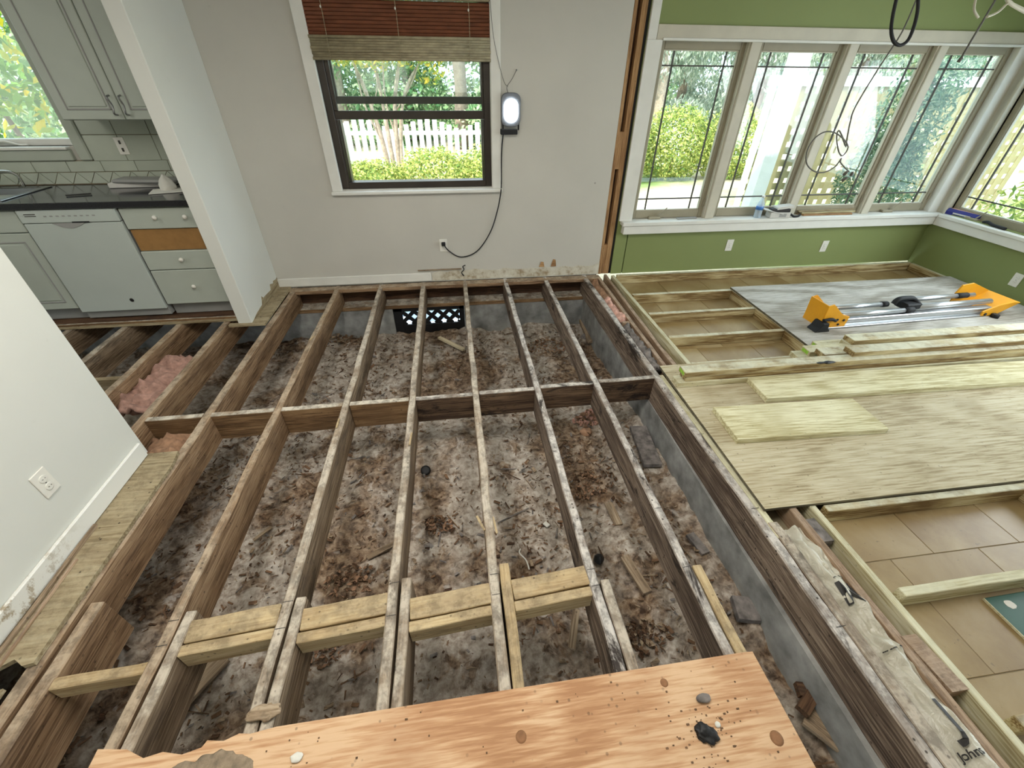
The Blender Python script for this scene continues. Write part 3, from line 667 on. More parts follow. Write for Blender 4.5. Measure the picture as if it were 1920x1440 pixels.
lumber(3.42, 5.86, -2.130, -1.898, Z[0], Z[1], 'pt_wide', 'long wide treated plank with dark knots in front of the stack', False, math.radians(-1.4))
lumber(3.035, 3.945, -2.432, -2.150, Z[0], Z[1], 'pt_wide', 'short wide treated plank lying alone on the tan plywood', False, math.radians(-1.6))

# ------------------------------------------------------------------ near orange plywood with torn corner
bm = bmesh.new()
edge = [(0.383, -3.400), (0.47, -3.412), (0.53, -3.440), (0.58, -3.432), (0.64, -3.446), (0.69, -3.436), (0.70, -3.420), (0.75, -3.428), (0.79, -3.415), (0.824, -3.420), (0.90, -3.412)]
pts = edge + [(2.470, -3.402), (2.508, -3.404), (2.522, -4.50), (0.383, -4.50)]
vs_ = [bm.verts.new((x - 1.45, y + 3.95, 0.0)) for x, y in pts]; f = bm.faces.new(vs_)
r = bmesh.ops.extrude_face_region(bm, geom=[f]); bmesh.ops.translate(bm, vec=(0, 0, 0.0175), verts=[v for v in r['geom'] if isinstance(v, bmesh.types.BMVert)])
bmesh.ops.recalc_face_normals(bm, faces=bm.faces)
for f in bm.faces: f.material_index = 0
me = fin(bm, 'plywood_sheet'); o = link('plywood_sheet', me, 'ply_orange', None, (1.45, -3.95, 0.004))
tag(o, 'orange plywood sheet with a torn corner in the foreground', 'plywood')
NP = o
for (x, y_, r_) in ((1.655, -3.535, 0.017), (2.155, -3.455, 0.013), (2.44, -3.64, 0.020), (1.95, -3.80, 0.015)):
    lathe('plug_knot', [(r_, 0.0), (r_, 0.0006), (r_ * 0.6, 0.0008)], 'knot_brown', NP, (x - 1.45, y_ + 3.95, 0.0172), seg=16)
PZ = 0.0222
o = clump('dirt_crumb', (2.225, -3.60, PZ + 0.006), (0.032, 0.027, 0.011), 'black', None, 0.5, 10, 4); tag(o, 'black crumb of charred dirt on the orange plywood', 'dirt')
D.objects[o.name].data.materials[0] = M['black']
o = clump('mortar_chip', (2.262, -3.515, PZ + 0.008), (0.024, 0.013, 0.010), 'rubble_grey', None, 0.3, 10, 3); tag(o, 'grey mortar chip on the orange plywood', 'debris')
o = clump('plaster_flake', (2.275, -3.585, PZ + 0.002), (0.010, 0.008, 0.003), 'paper', None, 0.4, 14, 2); tag(o, 'white plaster flake beside the black crumb', 'debris')
o = clump('plaster_flake', (0.985, -3.50, PZ + 0.004), (0.019, 0.013, 0.006), 'paper', None, 0.4, 14, 3); tag(o, 'white plaster flake near the torn corner of the plywood', 'debris')
o = clump('mortar_heap', (0.74, -3.505, PZ + 0.001), (0.14, 0.052, 0.007), 'dust_tan', None, 0.25, 5, 5); tag(o, 'heap of grey mortar dust on the torn plywood corner', 'debris')
bm = bmesh.new()
for k in range(150):
    x, y_ = random.uniform(0.6, 2.48), random.uniform(-3.78, -3.43)
    if k < 70: x, y_ = random.gauss(2.23, 0.05), random.gauss(-3.60, 0.04)
    s_ = random.uniform(0.0008, 0.0026); bx(bm, x - s_ * random.uniform(0.6, 3), x + s_, y_ - s_, y_ + s_, PZ - 0.001, PZ + s_ * 0.6)
o = link('sawdust_crumbs', fin(bm, 'sawdust_crumbs'), 'leaf_litter'); tag(o, 'scattered dark crumbs on the orange plywood', 'crumbs', kind='stuff')
# rotten flake under the sheet on joist
o = clump('rotten_flake', (0.845, -3.365, 0.010), (0.050, 0.026, 0.010), 'scrap', None, 0.35, 8, 4); tag(o, 'flaking rotten wood lump on a joist at the plywood corner', 'debris')

# ------------------------------------------------------------------ insulation
def strip_insul(name, x0, x1, y0, y1, z, amp, mat, label, kind='stuff', n=30, seed=0.0):
    nx_, ny_ = 14, n; vs, fs = [], []
    for j in range(ny_ + 1):
        for i in range(nx_ + 1):
            u, v_ = i / nx_, j / ny_; x = x0 + (x1 - x0) * u; yy = y0 + (y1 - y0) * v_
            vs.append((x, yy, z + amp * noise.fractal(Vector((x * 16 + seed, yy * 16, seed)), 0.9, 2.0, 4) + amp * 0.7 * math.sin(math.pi * u)))
    for j in range(ny_):
        for i in range(nx_):
            a = j * (nx_ + 1) + i; fs.append((a, a + 1, a + nx_ + 2, a + nx_ + 1))
    me = D.meshes.new(name); me.from_pydata(vs, [], fs)
    for p in me.polygons: p.use_smooth = True
    o = link(name, me, mat); m_ = o.modifiers.new('solid', 'SOLIDIFY'); m_.thickness = 0.03; m_.offset = -1
    return tag(o, label, 'insulation', kind=kind)
strip_insul('insulation_batt', 2.888, 2.970, -0.90, -0.46, -0.030, 0.035, 'insulation_pink', 'pink fibreglass in the narrow gap beside the rim beam', n=50, seed=3)
strip_insul('insulation_batt', 2.886, 2.972, -0.48, 0.02, -0.045, 0.045, 'insulation_brown', 'brown dirty fibreglass at the far end of the narrow gap', n=50, seed=8)
strip_insul('rubble_fill', 2.898, 2.966, -1.60, -0.96, -0.032, 0.04, 'rubble_grey', 'grey rubble filling the narrow gap in front of the fibreglass', n=60, seed=5)
D.objects['rubble_fill']['category'] = 'rubble'
strip_insul('insulation_batt', -0.71, -0.39, -1.60, -0.95, -0.10, 0.06, 'insulation_dusty', 'pink batt sagging between the kitchen joists', n=40, seed=11)
strip_insul('insulation_batt', -0.33, -0.06, -2.2, -1.82, -0.13, 0.06, 'insulation_brown', 'dirty batt bulging under blocking near the left wall end', n=30, seed=14)
# foil bag of insulation in the gap at the lower right
def bag():
    nx_, ny_ = 22, 170; vs, fs = [], []
    for j in range(ny_ + 1):
        v_ = j / ny_; y_ = -2.93 - v_ * 1.62; xc0 = 2.963 + 0.012 * v_ * 1.6; xc1 = 3.072 + 0.022 * v_
        for i in range(nx_ + 1):
            u = i / nx_
            p = Vector((u * 1.2, y_ * 4.5, 0.4))
            zz = -0.028 + 0.034 * noise.fractal(p * 1.6, 1.0, 2.0, 3) + 0.016 * abs(noise.noise(Vector((u * 3 + y_ * 9, y_ * 7 - u * 4, 2)))) + 0.02 * math.sin(math.pi * u)
            if v_ < 0.35: zz += 0.02 * noise.noise(Vector((u * 4, y_ * 22, 7)))
            vs.append((xc0 + (xc1 - xc0) * u, y_, min(zz, 0.014)))
    for j in range(ny_):
        for i in range(nx_):
            a = j * (nx_ + 1) + i; fs.append((a, a + nx_ + 1, a + nx_ + 2, a + 1))
    me = D.meshes.new('insulation_bag'); me.from_pydata(vs, [], fs)
    for p in me.polygons: p.use_smooth = True
    o = link('insulation_bag', me, 'bag_film'); return tag(o, 'crumpled insulation wrapper with black lettering stuffed in the gap', 'wrapper')
BG = bag()
def decal(s, y_, size, rot=0.0, sx=1.0, dx=0.0):
    o = text('lettering', s, size, 'ink', BG, (3.027 + dx + (-2.93 - y_) * 0.018, y_, 0.0), (0, 0, math.pi / 2 * 0 + rot), 0.0004, True, sx)
    # drape the print on the wrapper
    inv = o.matrix_basis.copy()
    for v in o.data.vertices:
        p = inv @ v.co; u = max(0, min(1, (p.x - 2.963) / 0.11)); yy = p.y
        q_ = Vector((u * 1.2, yy * 4.5, 0.4))
        zz = -0.028 + 0.034 * noise.fractal(q_ * 1.6, 1.0, 2.0, 3) + 0.016 * abs(noise.noise(Vector((u * 3 + yy * 9, yy * 7 - u * 4, 2)))) + 0.02 * math.sin(math.pi * u)
        v_ = (-2.93 - yy) / 1.62
        if v_ < 0.35: zz += 0.02 * noise.noise(Vector((u * 4, yy * 22, 7)))
        v.co.z += min(zz, 0.014) + 0.009
decal('M', -3.255, 0.12, 0.0, 0.9); decal('-- --- --', -3.185, 0.022, 0.1)
decal('--- ---- ---', -3.452, 0.024, 0.10, 0.9); decal('J', -3.66, 0.13, 0.0, 0.9, -0.004); decal('Johns', -3.748, 0.030, 0.10, 1.0, -0.018)

# ------------------------------------------------------------------ debris in the crawlspace
def scrap(name, x, y_, L_, wd, th, rz, mat, label, cat='scrap', tilt=0.0, group=None, dz=0.012):
    o = board(name, (-L_ / 2, 0), (L_ / 2, 0), wd, th, 0.0, mat, None, 0.003, 0.001, 6)
    o.location = (x, y_, ground_z(x, y_) + th + dz); o.rotation_euler = (0, tilt, rz); return tag(o, label, cat, group)
def scr(name, a, b, wd, th, mat, label, cat='scrap', group=None, dz=0.012):
    A, B = Vector(a), Vector(b); L_ = (B - A).length
    return scrap(name, (A.x + B.x) / 2, (A.y + B.y) / 2, L_, wd, th, math.atan2(B.y - A.y, B.x - A.x), mat, label, cat, 0.0, group, dz)
scr('wood_stick', (1.328, -0.177), (1.567, -0.435), 0.035, 0.022, 'scrap_pale', 'pale split stick lying by the foundation vent', dz=0.03)
scr('wood_scrap', (2.351, -2.737), (2.398, -2.944), 0.05, 0.02, 'scrap', 'brown board scrap leaning in the soil near the lone short joist', dz=0.03)
scr('wood_scrap', (2.863, 0.034), (2.833, -0.448), 0.07, 0.03, 'scrap', 'block scrap at the far right corner of the crawlspace')
scr('wood_scrap', (2.393, -2.350), (2.406, -2.511), 0.05, 0.012, 'scrap', 'thin scrap half buried right of the sixth joist')
scr('wood_plank', (0.226, -3.144), (0.364, -2.947), 0.11, 0.02, 'scrap', 'weathered plank slanting under the near left joists', dz=0.05)
scr('wood_scrap', (2.030, -2.958), (1.964, -3.129), 0.035, 0.02, 'scrap', 'upright splinter between the doubled near joists', dz=0.04)
scr('wood_scrap', (0.283, -2.332), (0.359, -2.254), 0.02, 0.008, 'scrap', 'thin splinter between the second and third joists')
scr('wood_scrap', (0.956, -2.542), (1.109, -2.465), 0.03, 0.01, 'scrap', 'splinter lying by the fourth joist')
scr('wood_scrap', (2.743, -2.678), (2.773, -2.802), 0.05, 0.02, 'rubble_grey', 'grey stone chip against the right foundation')
scr('concrete_slab', (2.778, -1.801), (2.739, -2.170), 0.12, 0.03, 'rubble_grey', 'flat mortar slab on the soil beside the foundation', 'rubble')
scr('concrete_slab', (2.812, -3.059), (2.787, -3.166), 0.10, 0.035, 'rubble_grey', 'broken mortar slab at the foot of the right foundation', 'rubble')
scr('bark_piece', (2.810, -3.446), (2.971, -3.493), 0.05, 0.03, 'stud_dark', 'dark forked bark piece under the plywood corner', dz=0.06)
scr('bark_piece', (2.776, -3.518), (2.898, -3.446), 0.045, 0.03, 'stud_dark', 'dark bark stub crossing the forked piece', dz=0.06)
scr('wood_plank', (2.800, -3.520), (2.937, -3.691), 0.09, 0.02, 'scrap', 'buried plank at the lower right of the crawlspace', dz=0.05)
x_, y__ = (1.263, -2.019); o = lathe('plastic_disc', [(0.012, 0), (0.03, 0.004), (0.032, 0.018), (0.02, 0.024), (0.01, 0.02)], 'black', None, (x_, y__, ground_z(x_, y__) + 0.02), (0.5, 0.3, 0)); tag(o, 'black plastic disc on the sand by the fourth joist', 'disc')
x_, y__ = (1.979, -2.451); o = box('plaster_piece', x_ - 0.014, x_ + 0.014, y__ - 0.018, y__ + 0.018, ground_z(x_, y__) + 0.02, ground_z(x_, y__) + 0.03, 'paper', None, 0.003, 0.6); tag(o, 'small white square flake on the soil', 'debris')
x_, y__ = (2.224, -2.711); o = clump('black_shard', (x_, y__, ground_z(x_, y__) + 0.03), (0.025, 0.03, 0.03), 'black', None, 0.4, 6, 3); tag(o, 'black plastic shard beside the sixth joist', 'debris')
z0_ = ground_z(*(1.821, -2.661)); x_, y__ = (1.821, -2.661)
o = tube('white_wire', [(x_ + 0.01, y__ - 0.06, z0_ + 0.06), (x_, y__ - 0.01, z0_ + 0.07), (x_ - 0.03, y__ + 0.03, z0_ + 0.08), (x_ - 0.02, y__ + 0.06, z0_ + 0.07)], 0.004, 'paper'); tag(o, 'curled white string on the soil behind the near blocking', 'string')
def heap(name, px_, r_, n, mats, label, size=0.03):
    cx_, cy_ = px_; rnd = random.Random(int(px_[0] * 1000)); bm_ = bmesh.new()
    for k in range(n):
        a = rnd.uniform(0, 6.28); q_ = r_ * math.sqrt(rnd.random()); x, y_ = cx_ + q_ * math.cos(a), cy_ + 0.6 * q_ * math.sin(a)
        z = ground_z(x, y_) + 0.01 + 0.03 * (1 - q_ / r_) * rnd.random(); L_ = size * rnd.uniform(0.5, 1.5); wd = L_ * rnd.uniform(0.3, 0.8)
        t_ = Matrix.Translation((x, y_, z)) @ Matrix.Rotation(rnd.uniform(0, 6.28), 4, 'Z') @ Matrix.Rotation(rnd.gauss(0, 0.5), 4, 'X') @ Matrix.Rotation(rnd.gauss(0, 0.5), 4, 'Y')
        q4 = [t_ @ Vector(c) for c in ((-L_ / 2, 0, 0), (0, -wd / 2, L_ * 0.12), (L_ / 2, 0, 0), (0, wd / 2, L_ * 0.12))]
        vv = [bm_.verts.new(c) for c in q4] + [bm_.verts.new(c + Vector((0, 0, 0.003))) for c in q4]
        mi = rnd.randrange(len(mats))
        for fc in ((4, 5, 6, 7), (0, 1, 5, 4), (1, 2, 6, 5), (2, 3, 7, 6), (3, 0, 4, 7)): bm_.faces.new([vv[i] for i in fc]).material_index = mi
    me = fin(bm_, name); o = link(name, me, mats[0])
    for m_ in mats[1:]: me.materials.append(M[m_])
    return tag(o, label, 'debris', kind='stuff')
heap('insulation_clump', (2.508, -1.585), 0.15, 220, ['insulation_pink', 'insulation_brown'], 'pink fibreglass clump on the sand under the far blocking', 0.035)
heap('leaf_heap', (2.438, -0.434), 0.26, 260, ['insulation_brown', 'leaf_litter', 'scrap'], 'reddish leaf heap near the far foundation', 0.03)
heap('leaf_heap', (0.341, -0.028), 0.22, 200, ['leaf_litter', 'scrap'], 'dry leaf heap beneath the far left joists', 0.035)
heap('leaf_heap', (2.304, -3.123), 0.14, 160, ['leaf_litter', 'stud_dark', 'scrap'], 'dark leaf heap between the two right joists', 0.03)
heap('leaf_heap', (0.799, -2.997), 0.10, 110, ['insulation_brown', 'leaf_litter'], 'brown fibre heap under the near blocking', 0.022)
heap('leaf_heap', (1.337, -2.384), 0.09, 110, ['leaf_litter', 'insulation_brown', 'stud_dark'], 'brown leaf heap right of the fourth joist', 0.024)
heap('leaf_heap', (2.328, -2.201), 0.16, 160, ['leaf_litter', 'stud_dark', 'insulation_brown'], 'dark chip heap right of the sixth joist', 0.022)
heap('leaf_heap', (0.886, -2.650), 0.14, 150, ['insulation_brown', 'leaf_litter', 'stud_dark'], 'reddish chip heap between the third and fourth joists', 0.024)
for nm_, px_, m_, s_, lb in (('brick_piece', (2.423, -1.715), 'insulation_brown', (0.05, 0.04, 0.02), 'reddish brick piece beside the pink clump'), ('stone', (2.819, -0.299), 'rubble_grey', (0.05, 0.04, 0.03), 'pale stone near the far right corner')):
    x_, y__ = px_; o = clump(nm_, (x_, y__, ground_z(x_, y__) + 0.01), s_, m_, None, 0.28, 8, 4); tag(o, lb, 'debris')
# countless chips, twigs and leaves
def litter(name, n, mats, label):
    bms = bmesh.new(); rnd = random.Random(5)
    for k in range(n):
        x = rnd.uniform(-0.3, 2.76); y_ = rnd.uniform(-4.2, -0.06)
        if noise.noise(Vector((x * 1.7, y_ * 1.7, 4.4))) < rnd.uniform(-0.5, 0.4): continue
        z = ground_z(x, y_) + rnd.uniform(0.004, 0.02); L_ = rnd.choice((0.008, 0.012, 0.018, 0.03)) * rnd.uniform(0.6, 1.5); wd = L_ * rnd.uniform(0.12, 0.6); a = rnd.uniform(0, 6.28)
        if rnd.random() < 0.02: L_ *= 5.0; wd = 0.008
        t_ = Matrix.Translation((x, y_, z)) @ Matrix.Rotation(a, 4, 'Z') @ Matrix.Rotation(rnd.gauss(0, 0.35), 4, 'X') @ Matrix.Rotation(rnd.gauss(0, 0.3), 4, 'Y')
        q_ = [t_ @ Vector(c) for c in ((-L_ / 2, -wd / 2, 0), (L_ / 2, -wd / 2 * rnd.uniform(0.2, 1), 0), (L_ / 2, wd / 2, 0), (-L_ / 2, wd / 2 * rnd.uniform(0.4, 1), 0))]
        b_ = [bms.verts.new(c) for c in q_]; tp = [bms.verts.new(c + Vector((0, 0, 0.004))) for c in q_]
        mi = rnd.randrange(len(mats))
        for fc in (tp, [b_[0], b_[1], tp[1], tp[0]], [b_[1], b_[2], tp[2], tp[1]], [b_[2], b_[3], tp[3], tp[2]], [b_[3], b_[0], tp[0], tp[3]]):
            bms.faces.new(fc).material_index = mi
    me = fin(bms, name); o = link(name, me, mats[0])
    for m_ in mats[1:]: me.materials.append(M[m_])
    return tag(o, label, 'litter', kind='stuff')
litter('ground_litter', 12000, ['leaf_litter', 'scrap', 'stud_dark', 'leaf_litter', 'leaf_litter', 'rubble_grey'], 'wood chips, twigs and dry leaves scattered over the crawlspace soil')
# pencil layout marks across the joist tops
for k, ys in ((1, (-3.02, -3.108)), (2, (-3.0, -3.10)), (3, (-2.975, -3.105)), (4, (-2.99, -3.075)), (5, (-3.02, -3.09)), (6, (-2.76, -3.06))):
    for yy in ys: box('pencil_mark', k * S - 0.019, k * S + 0.018, yy - 0.0011, yy + 0.0011, 0.0, 0.0006, 'ink', fl, 0, 0.05)
for yy in (-1.35, -2.3, -2.82, -3.36): box('pencil_mark', 2.862 - 0.0125 * yy - 0.02, 2.862 - 0.0125 * yy + 0.02, yy - 0.0011, yy + 0.0011, 0.0, 0.0006, 'ink', fl, 0, 0.05)
# splinters standing off the joists
for (x, y_, dx, dy, dz) in ((0.405, -0.98, 0.02, 0.06, 0.02), (0.43, -0.55, -0.02, -0.05, 0.015), (1.60, -2.78, -0.03, 0.08, 0.0), (1.645, -2.70, 0.01, -0.09, -0.02), (1.23, -2.2, 0.006, 0.1, 0.01), (0.80, -2.0, 0.0, 0.08, 0.006)):
    board('splinter', (x, y_), (x + dx, y_ + dy), 0.010, 0.006, 0.006 + dz, 'block_clean', fl, 0.002, 0.001, 4)

# ================================================================== KITCHEN
CF = -0.50                                  # cabinet front plane
def knob(parent, x, y_, z):
    o = lathe('knob', [(0.006, 0), (0.006, 0.012), (0.016, 0.018), (0.014, 0.028), (0.004, 0.032)], 'plate_white', parent, (x, y_, z), (HP, 0, 0), 14); return o
# drawer unit
dc = empty('drawer_cabinet', (-0.51, -0.22, 0.046), label='white base cabinet with three drawers and a missing drawer front', cat='cabinet')
def pp(o, par):
    o.parent = par; o.matrix_parent_inverse = Matrix.Translation(par.location).inverted(); return o
pp(box('body', -0.772, -0.236, CF + 0.02, 0.095, 0.15, 0.893, 'cabinet'), dc)
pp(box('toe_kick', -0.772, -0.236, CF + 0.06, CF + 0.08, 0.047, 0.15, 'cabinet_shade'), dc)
def drawer(z0, z1, kx):
    d_ = pp(box('drawer', -0.767, -0.240, CF, CF + 0.02, z0, z1, 'cabinet', None, 0.004), dc)
    for x in kx:
        k_ = knob(None, x, CF, (z0 + z1) / 2 + 0.01); k_.parent = d_; k_.matrix_parent_inverse = Matrix.Translation(d_.location).inverted()
drawer(0.742, 0.886, (-0.545, -0.345)); drawer(0.437, 0.578, (-0.50,)); drawer(0.155, 0.431, (-0.50,))
pp(box('bare_panel', -0.765, -0.242, CF + 0.012, CF + 0.024, 0.582, 0.738, 'mdf_brown'), dc)
# dishwasher
dw = empty('dishwasher', (-1.09, -0.22, 0.046), label='white built-in dishwasher with a recessed handle', cat='dishwasher')
pp(box('door', -1.398, -0.780, CF - 0.012, CF + 0.02, 0.125, 0.800, 'dishwasher_white', None, 0.005), dw)
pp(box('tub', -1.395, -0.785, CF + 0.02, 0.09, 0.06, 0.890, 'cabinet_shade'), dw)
cp = pp(box('control_panel', -1.398, -0.780, CF - 0.016, CF + 0.02, 0.804, 0.890, 'dishwasher_white', None, 0.005), dw)
def sub(o, par):
    o.parent = par; o.matrix_parent_inverse = par.matrix_basis.inverted(); return o
for z in (0.850, 0.862): sub(box('vent_slot', -1.355, -1.285, CF - 0.018, CF - 0.01, z, z + 0.005, 'slot_dark', None, 0), cp)
for k in range(9): sub(box('button', -1.24 + k * 0.038, -1.222 + k * 0.038, CF - 0.0175, CF - 0.012, 0.846, 0.854, 'cabinet_shade', None, 0), cp)
pp(prism('handle_recess', [(-0.10 + 0.2 * k / 10, -0.032 * math.sin(math.pi * k / 10)) for k in range(11)] + [(0.1, 0.004), (-0.1, 0.004)], 0, 0.003, 'cabinet_shade', None, (-1.115, CF - 0.0125, 0.799), (HP, 0, 0)), dw)
pp(box('handle_gap', -1.085, -0.975, CF - 0.0175, CF - 0.012, 0.803, 0.812, 'black', None, 0), dw)
pp(lathe('door_badge', [(0.014, 0), (0.014, 0.003), (0.008, 0.004)], 'black', None, (-0.995, CF - 0.012, 0.212), (HP, 0, 0), 16), dw)
pp(box('kick_plate', -1.36, -0.80, CF + 0.045, CF + 0.06, 0.048, 0.108, 'dishwasher_white', None, 0.002), dw)
pp(box('base_gap', -1.36, -0.80, CF + 0.03, CF + 0.05, 0.106, 0.126, 'black', None, 0), dw)
# sink base
sb = empty('sink_cabinet', (-1.9, -0.22, 0.046), label='white sink base cabinet with raised panel doors', cat='cabinet')
pp(box('body', -2.40, -1.405, CF + 0.02, 0.095, 0.15, 0.893, 'cabinet'), sb)
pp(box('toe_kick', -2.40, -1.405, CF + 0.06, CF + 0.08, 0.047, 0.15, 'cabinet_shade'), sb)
def panel_door(name, x0, x1, z0, z1, par, y_=CF):
    d_ = pp(box(name, x0, x1, y_, y_ + 0.02, z0, z1, 'cabinet', None, 0.004), par)
    for (a, b, c, d) in ((x0 + 0.055, x0 + 0.065, z0 + 0.055, z1 - 0.055), (x1 - 0.065, x1 - 0.055, z0 + 0.055, z1 - 0.055), (x0 + 0.055, x1 - 0.055, z0 + 0.055, z0 + 0.065), (x0 + 0.055, x1 - 0.055, z1 - 0.065, z1 - 0.055)):
        sub(box('panel_moulding', a, b, y_ - 0.004, y_ + 0.004, c, d, 'cabinet_shade', None, 0.003), d_)
    sub(box('raised_panel', x0 + 0.075, x1 - 0.075, y_ - 0.006, y_ + 0.004, z0 + 0.075, z1 - 0.075, 'cabinet', None, 0.005), d_)
    return d_
panel_door('door', -1.81, -1.412, 0.155, 0.735, sb); panel_door('door', -2.22, -1.818, 0.155, 0.735, sb)
pp(box('false_drawer', -1.81, -1.412, CF, CF + 0.02, 0.742, 0.886, 'cabinet', None, 0.004), sb); pp(box('false_drawer', -2.22, -1.818, CF, CF + 0.02, 0.742, 0.886, 'cabinet', None, 0.004), sb)
o = boxes('countertop', [(-2.45, -1.50, CF - 0.025, CF + 0.06, 0.895, 0.937), (-2.45, -1.50, 0.0, 0.098, 0.895, 0.937), (-1.50, -0.234, CF - 0.025, 0.098, 0.895, 0.937)], 'counter', None, 0.004); tag(o, 'dark laminate countertop over the dishwasher', 'countertop')
sk = empty('kitchen_sink', (-1.9, -0.22, 0.80), label='steel kitchen sink set in the dark countertop', cat='sink')
pp(box('basin_floor', -2.38, -1.52, CF + 0.08, -0.02, 0.78, 0.785, 'steel'), sk)
for b_ in ((-1.52, -1.505, CF + 0.06, 0.0, 0.785, 0.936), (-2.40, -2.38, CF + 0.06, 0.0, 0.785, 0.936), (-2.38, -1.52, CF + 0.062, CF + 0.075, 0.785, 0.936), (-2.38, -1.52, -0.015, 0.0, 0.785, 0.936)): pp(box('basin_wall', *b_, 'steel', None, 0.002), sk)
pp(box('rim', -1.53, -1.485, CF + 0.045, 0.012, 0.9375, 0.944, 'steel', None, 0.002), sk); pp(box('rim', -2.40, -1.53, CF + 0.045, CF + 0.075, 0.9375, 0.944, 'steel', None, 0.002), sk)
tp_ = tube('faucet', [(-1.66, -0.01, 0.945), (-1.66, -0.012, 1.03), (-1.70, -0.07, 1.06), (-1.76, -0.18, 1.045)], 0.012, 'chrome', None, 10); tag(tp_, 'chrome faucet behind the kitchen sink', 'faucet')
# backsplash tiles
bs = empty('wall_backsplash', kind='structure', label='pale tiled backsplash behind the kitchen counter')
boxes('grout_bed', [(-2.6, -0.234, 0.090, 0.10, 0.937, 1.104), (-1.15, -0.234, 0.090, 0.10, 1.104, 1.45)], 'grout', bs)
for k in range(18):                           # border row of diagonal halves
    x = -2.55 + k * 0.13
    if x + 0.13 > -0.236: break
    for tri in ([(x + 0.003, 0.944), (x + 0.123, 0.944), (x + 0.063, 1.022)], [(x + 0.068, 1.022), (x + 0.128, 0.946), (x + 0.188, 1.022)]):
        if tri[2][0] > -0.236: continue
        prism('tile', [(a, b) for a, b in tri], 0, 0.006, 'backsplash_tile', bs, (0, 0.090, 0), (HP, 0, 0))
for (z0, z1) in ((1.027, 1.100), (1.102, 1.272), (1.276, 1.45)):
    x = -2.55 if z1 < 1.11 else -1.147
    while x < -0.24:
        box('tile', x, min(x + 0.236, -0.237), 0.083, 0.090, z0, z1, 'backsplash_tile', bs, 0.0015); x += 0.24
# kitchen window
kw = empty('window_11', kind='structure', label='white framed kitchen window over the sink')
box('window_frame', -2.32, -2.27, 0.13, 0.2, 1.20, 2.22, 'trim_white', kw); box('window_frame', -1.247, -1.215, 0.13, 0.2, 1.20, 2.22, 'trim_white', kw); box('window_frame', -2.27, -1.247, 0.13, 0.2, 1.20, 1.245, 'trim_white', kw); box('window_frame', -2.27, -1.247, 0.13, 0.2, 2.18, 2.22, 'trim_white', kw)
box('pane', -2.27, -1.247, 0.163, 0.167, 1.245, 2.18, 'glass', kw, 0)
box('casing', -1.232, -1.150, 0.066, 0.14, 1.105, 2.3, 'wall_kitchen', kw, 0.008); box('casing', -2.45, -2.315, 0.066, 0.14, 1.105, 2.3, 'wall_kitchen', kw, 0.008); box('casing', -2.315, -1.275, 0.066, 0.14, 1.105, 1.18, 'wall_kitchen', kw, 0.006); box('window_stool', -2.315, -1.275, 0.05, 0.14, 1.18, 1.20, 'trim_white', kw, 0.004)
tube('crank_arm', [(-1.78, 0.12, 1.215), (-1.70, 0.10, 1.235), (-1.62, 0.115, 1.21), (-1.56, 0.115, 1.208)], 0.007, 'plate_white', kw, 6)
# upper cabinet
uc = empty('wall_cabinet', (-0.66, -0.05, 1.40), label='pale green-white upper kitchen cabinet with two doors', cat='cabinet')
pp(box('body', -0.998, -0.236, -0.21, 0.098, 1.388, 2.30, 'cabinet'), uc)
for (a, b, hx) in ((-0.995, -0.612, -0.644), (-0.606, -0.246, -0.574)):
    d_ = panel_door('door', a, b, 1.392, 2.29, uc, -0.23)
    sub(tube('handle', [(hx, -0.232, 1.53), (hx, -0.262, 1.52), (hx + 0.006, -0.255, 1.475), (hx, -0.262, 1.43), (hx, -0.232, 1.42)], 0.0055, 'steel', None, 7), d_)
sp_ = empty('switch_plate', (-0.905, 0.083, 1.20), label='beige double switch plate on the kitchen backsplash', cat='switch')
box('plate', -0.035, 0.035, -0.006, 0.0, -0.058, 0.058, 'plate_white', sp_, 0.002)
for z in (-0.025, 0.025): box('toggle', -0.006, 0.006, -0.012, -0.004, z - 0.012, z + 0.012, 'slot_dark', sp_, 0.001)
# things on the counter
CTZ = 0.9375
o = box('flat_box', -1.03, -0.60, -0.08, 0.05, CTZ + 0.001, CTZ + 0.035, 'cardboard_white', None, 0.003, 0.06); tag(o, 'flat white carton lying at the back of the counter', 'box')
o = box('plastic_tray', -0.98, -0.52, -0.12, 0.02, CTZ + 0.037, CTZ + 0.060, 'cabinet_shade', None, 0.006, -0.10); tag(o, 'grey tray lying on the flat carton', 'tray')
o = boxes('paper_towel', [(-0.11, 0.13, -0.09, 0.07, 0, 0.006)], 'paper', None, 0.002); o.location = (-0.545, -0.22, CTZ + 0.001); o.rotation_euler = (0, 0, 0.3); tag(o, 'white paper towel lying on the counter', 'paper')
o = clump('dust_mask', (-0.56, -0.18, CTZ + 0.042), (0.062, 0.058, 0.052), 'paper', None, 0.18, 4, 4)
for v in o.data.vertices:
    k = max(0.0, (v.co.z + 0.04) / 0.10); v.co.x *= 1.15 - 0.75 * min(k, 1); v.co.y *= 1.15 - 0.75 * min(k, 1)
    v.co.z = max(v.co.z, -0.034) * 1.2
tag(o, 'crumpled white dust mask standing on the paper towel', 'mask')
o = tube('pen', [(-1.17, -0.33, CTZ + 0.006), (-1.03, -0.29, CTZ + 0.006)], 0.005, 'ink', None, 8, False, 1); tag(o, 'dark pen on the counter beside the sink', 'pen')
o = box('floor_scrap', -0.42, -0.26, -0.20, -0.05, CTZ + 0.001, CTZ + 0.05, 'stud_dark', None, 0.004, 0.2); tag(o, 'dark box of scraps at the right end of the counter', 'box')

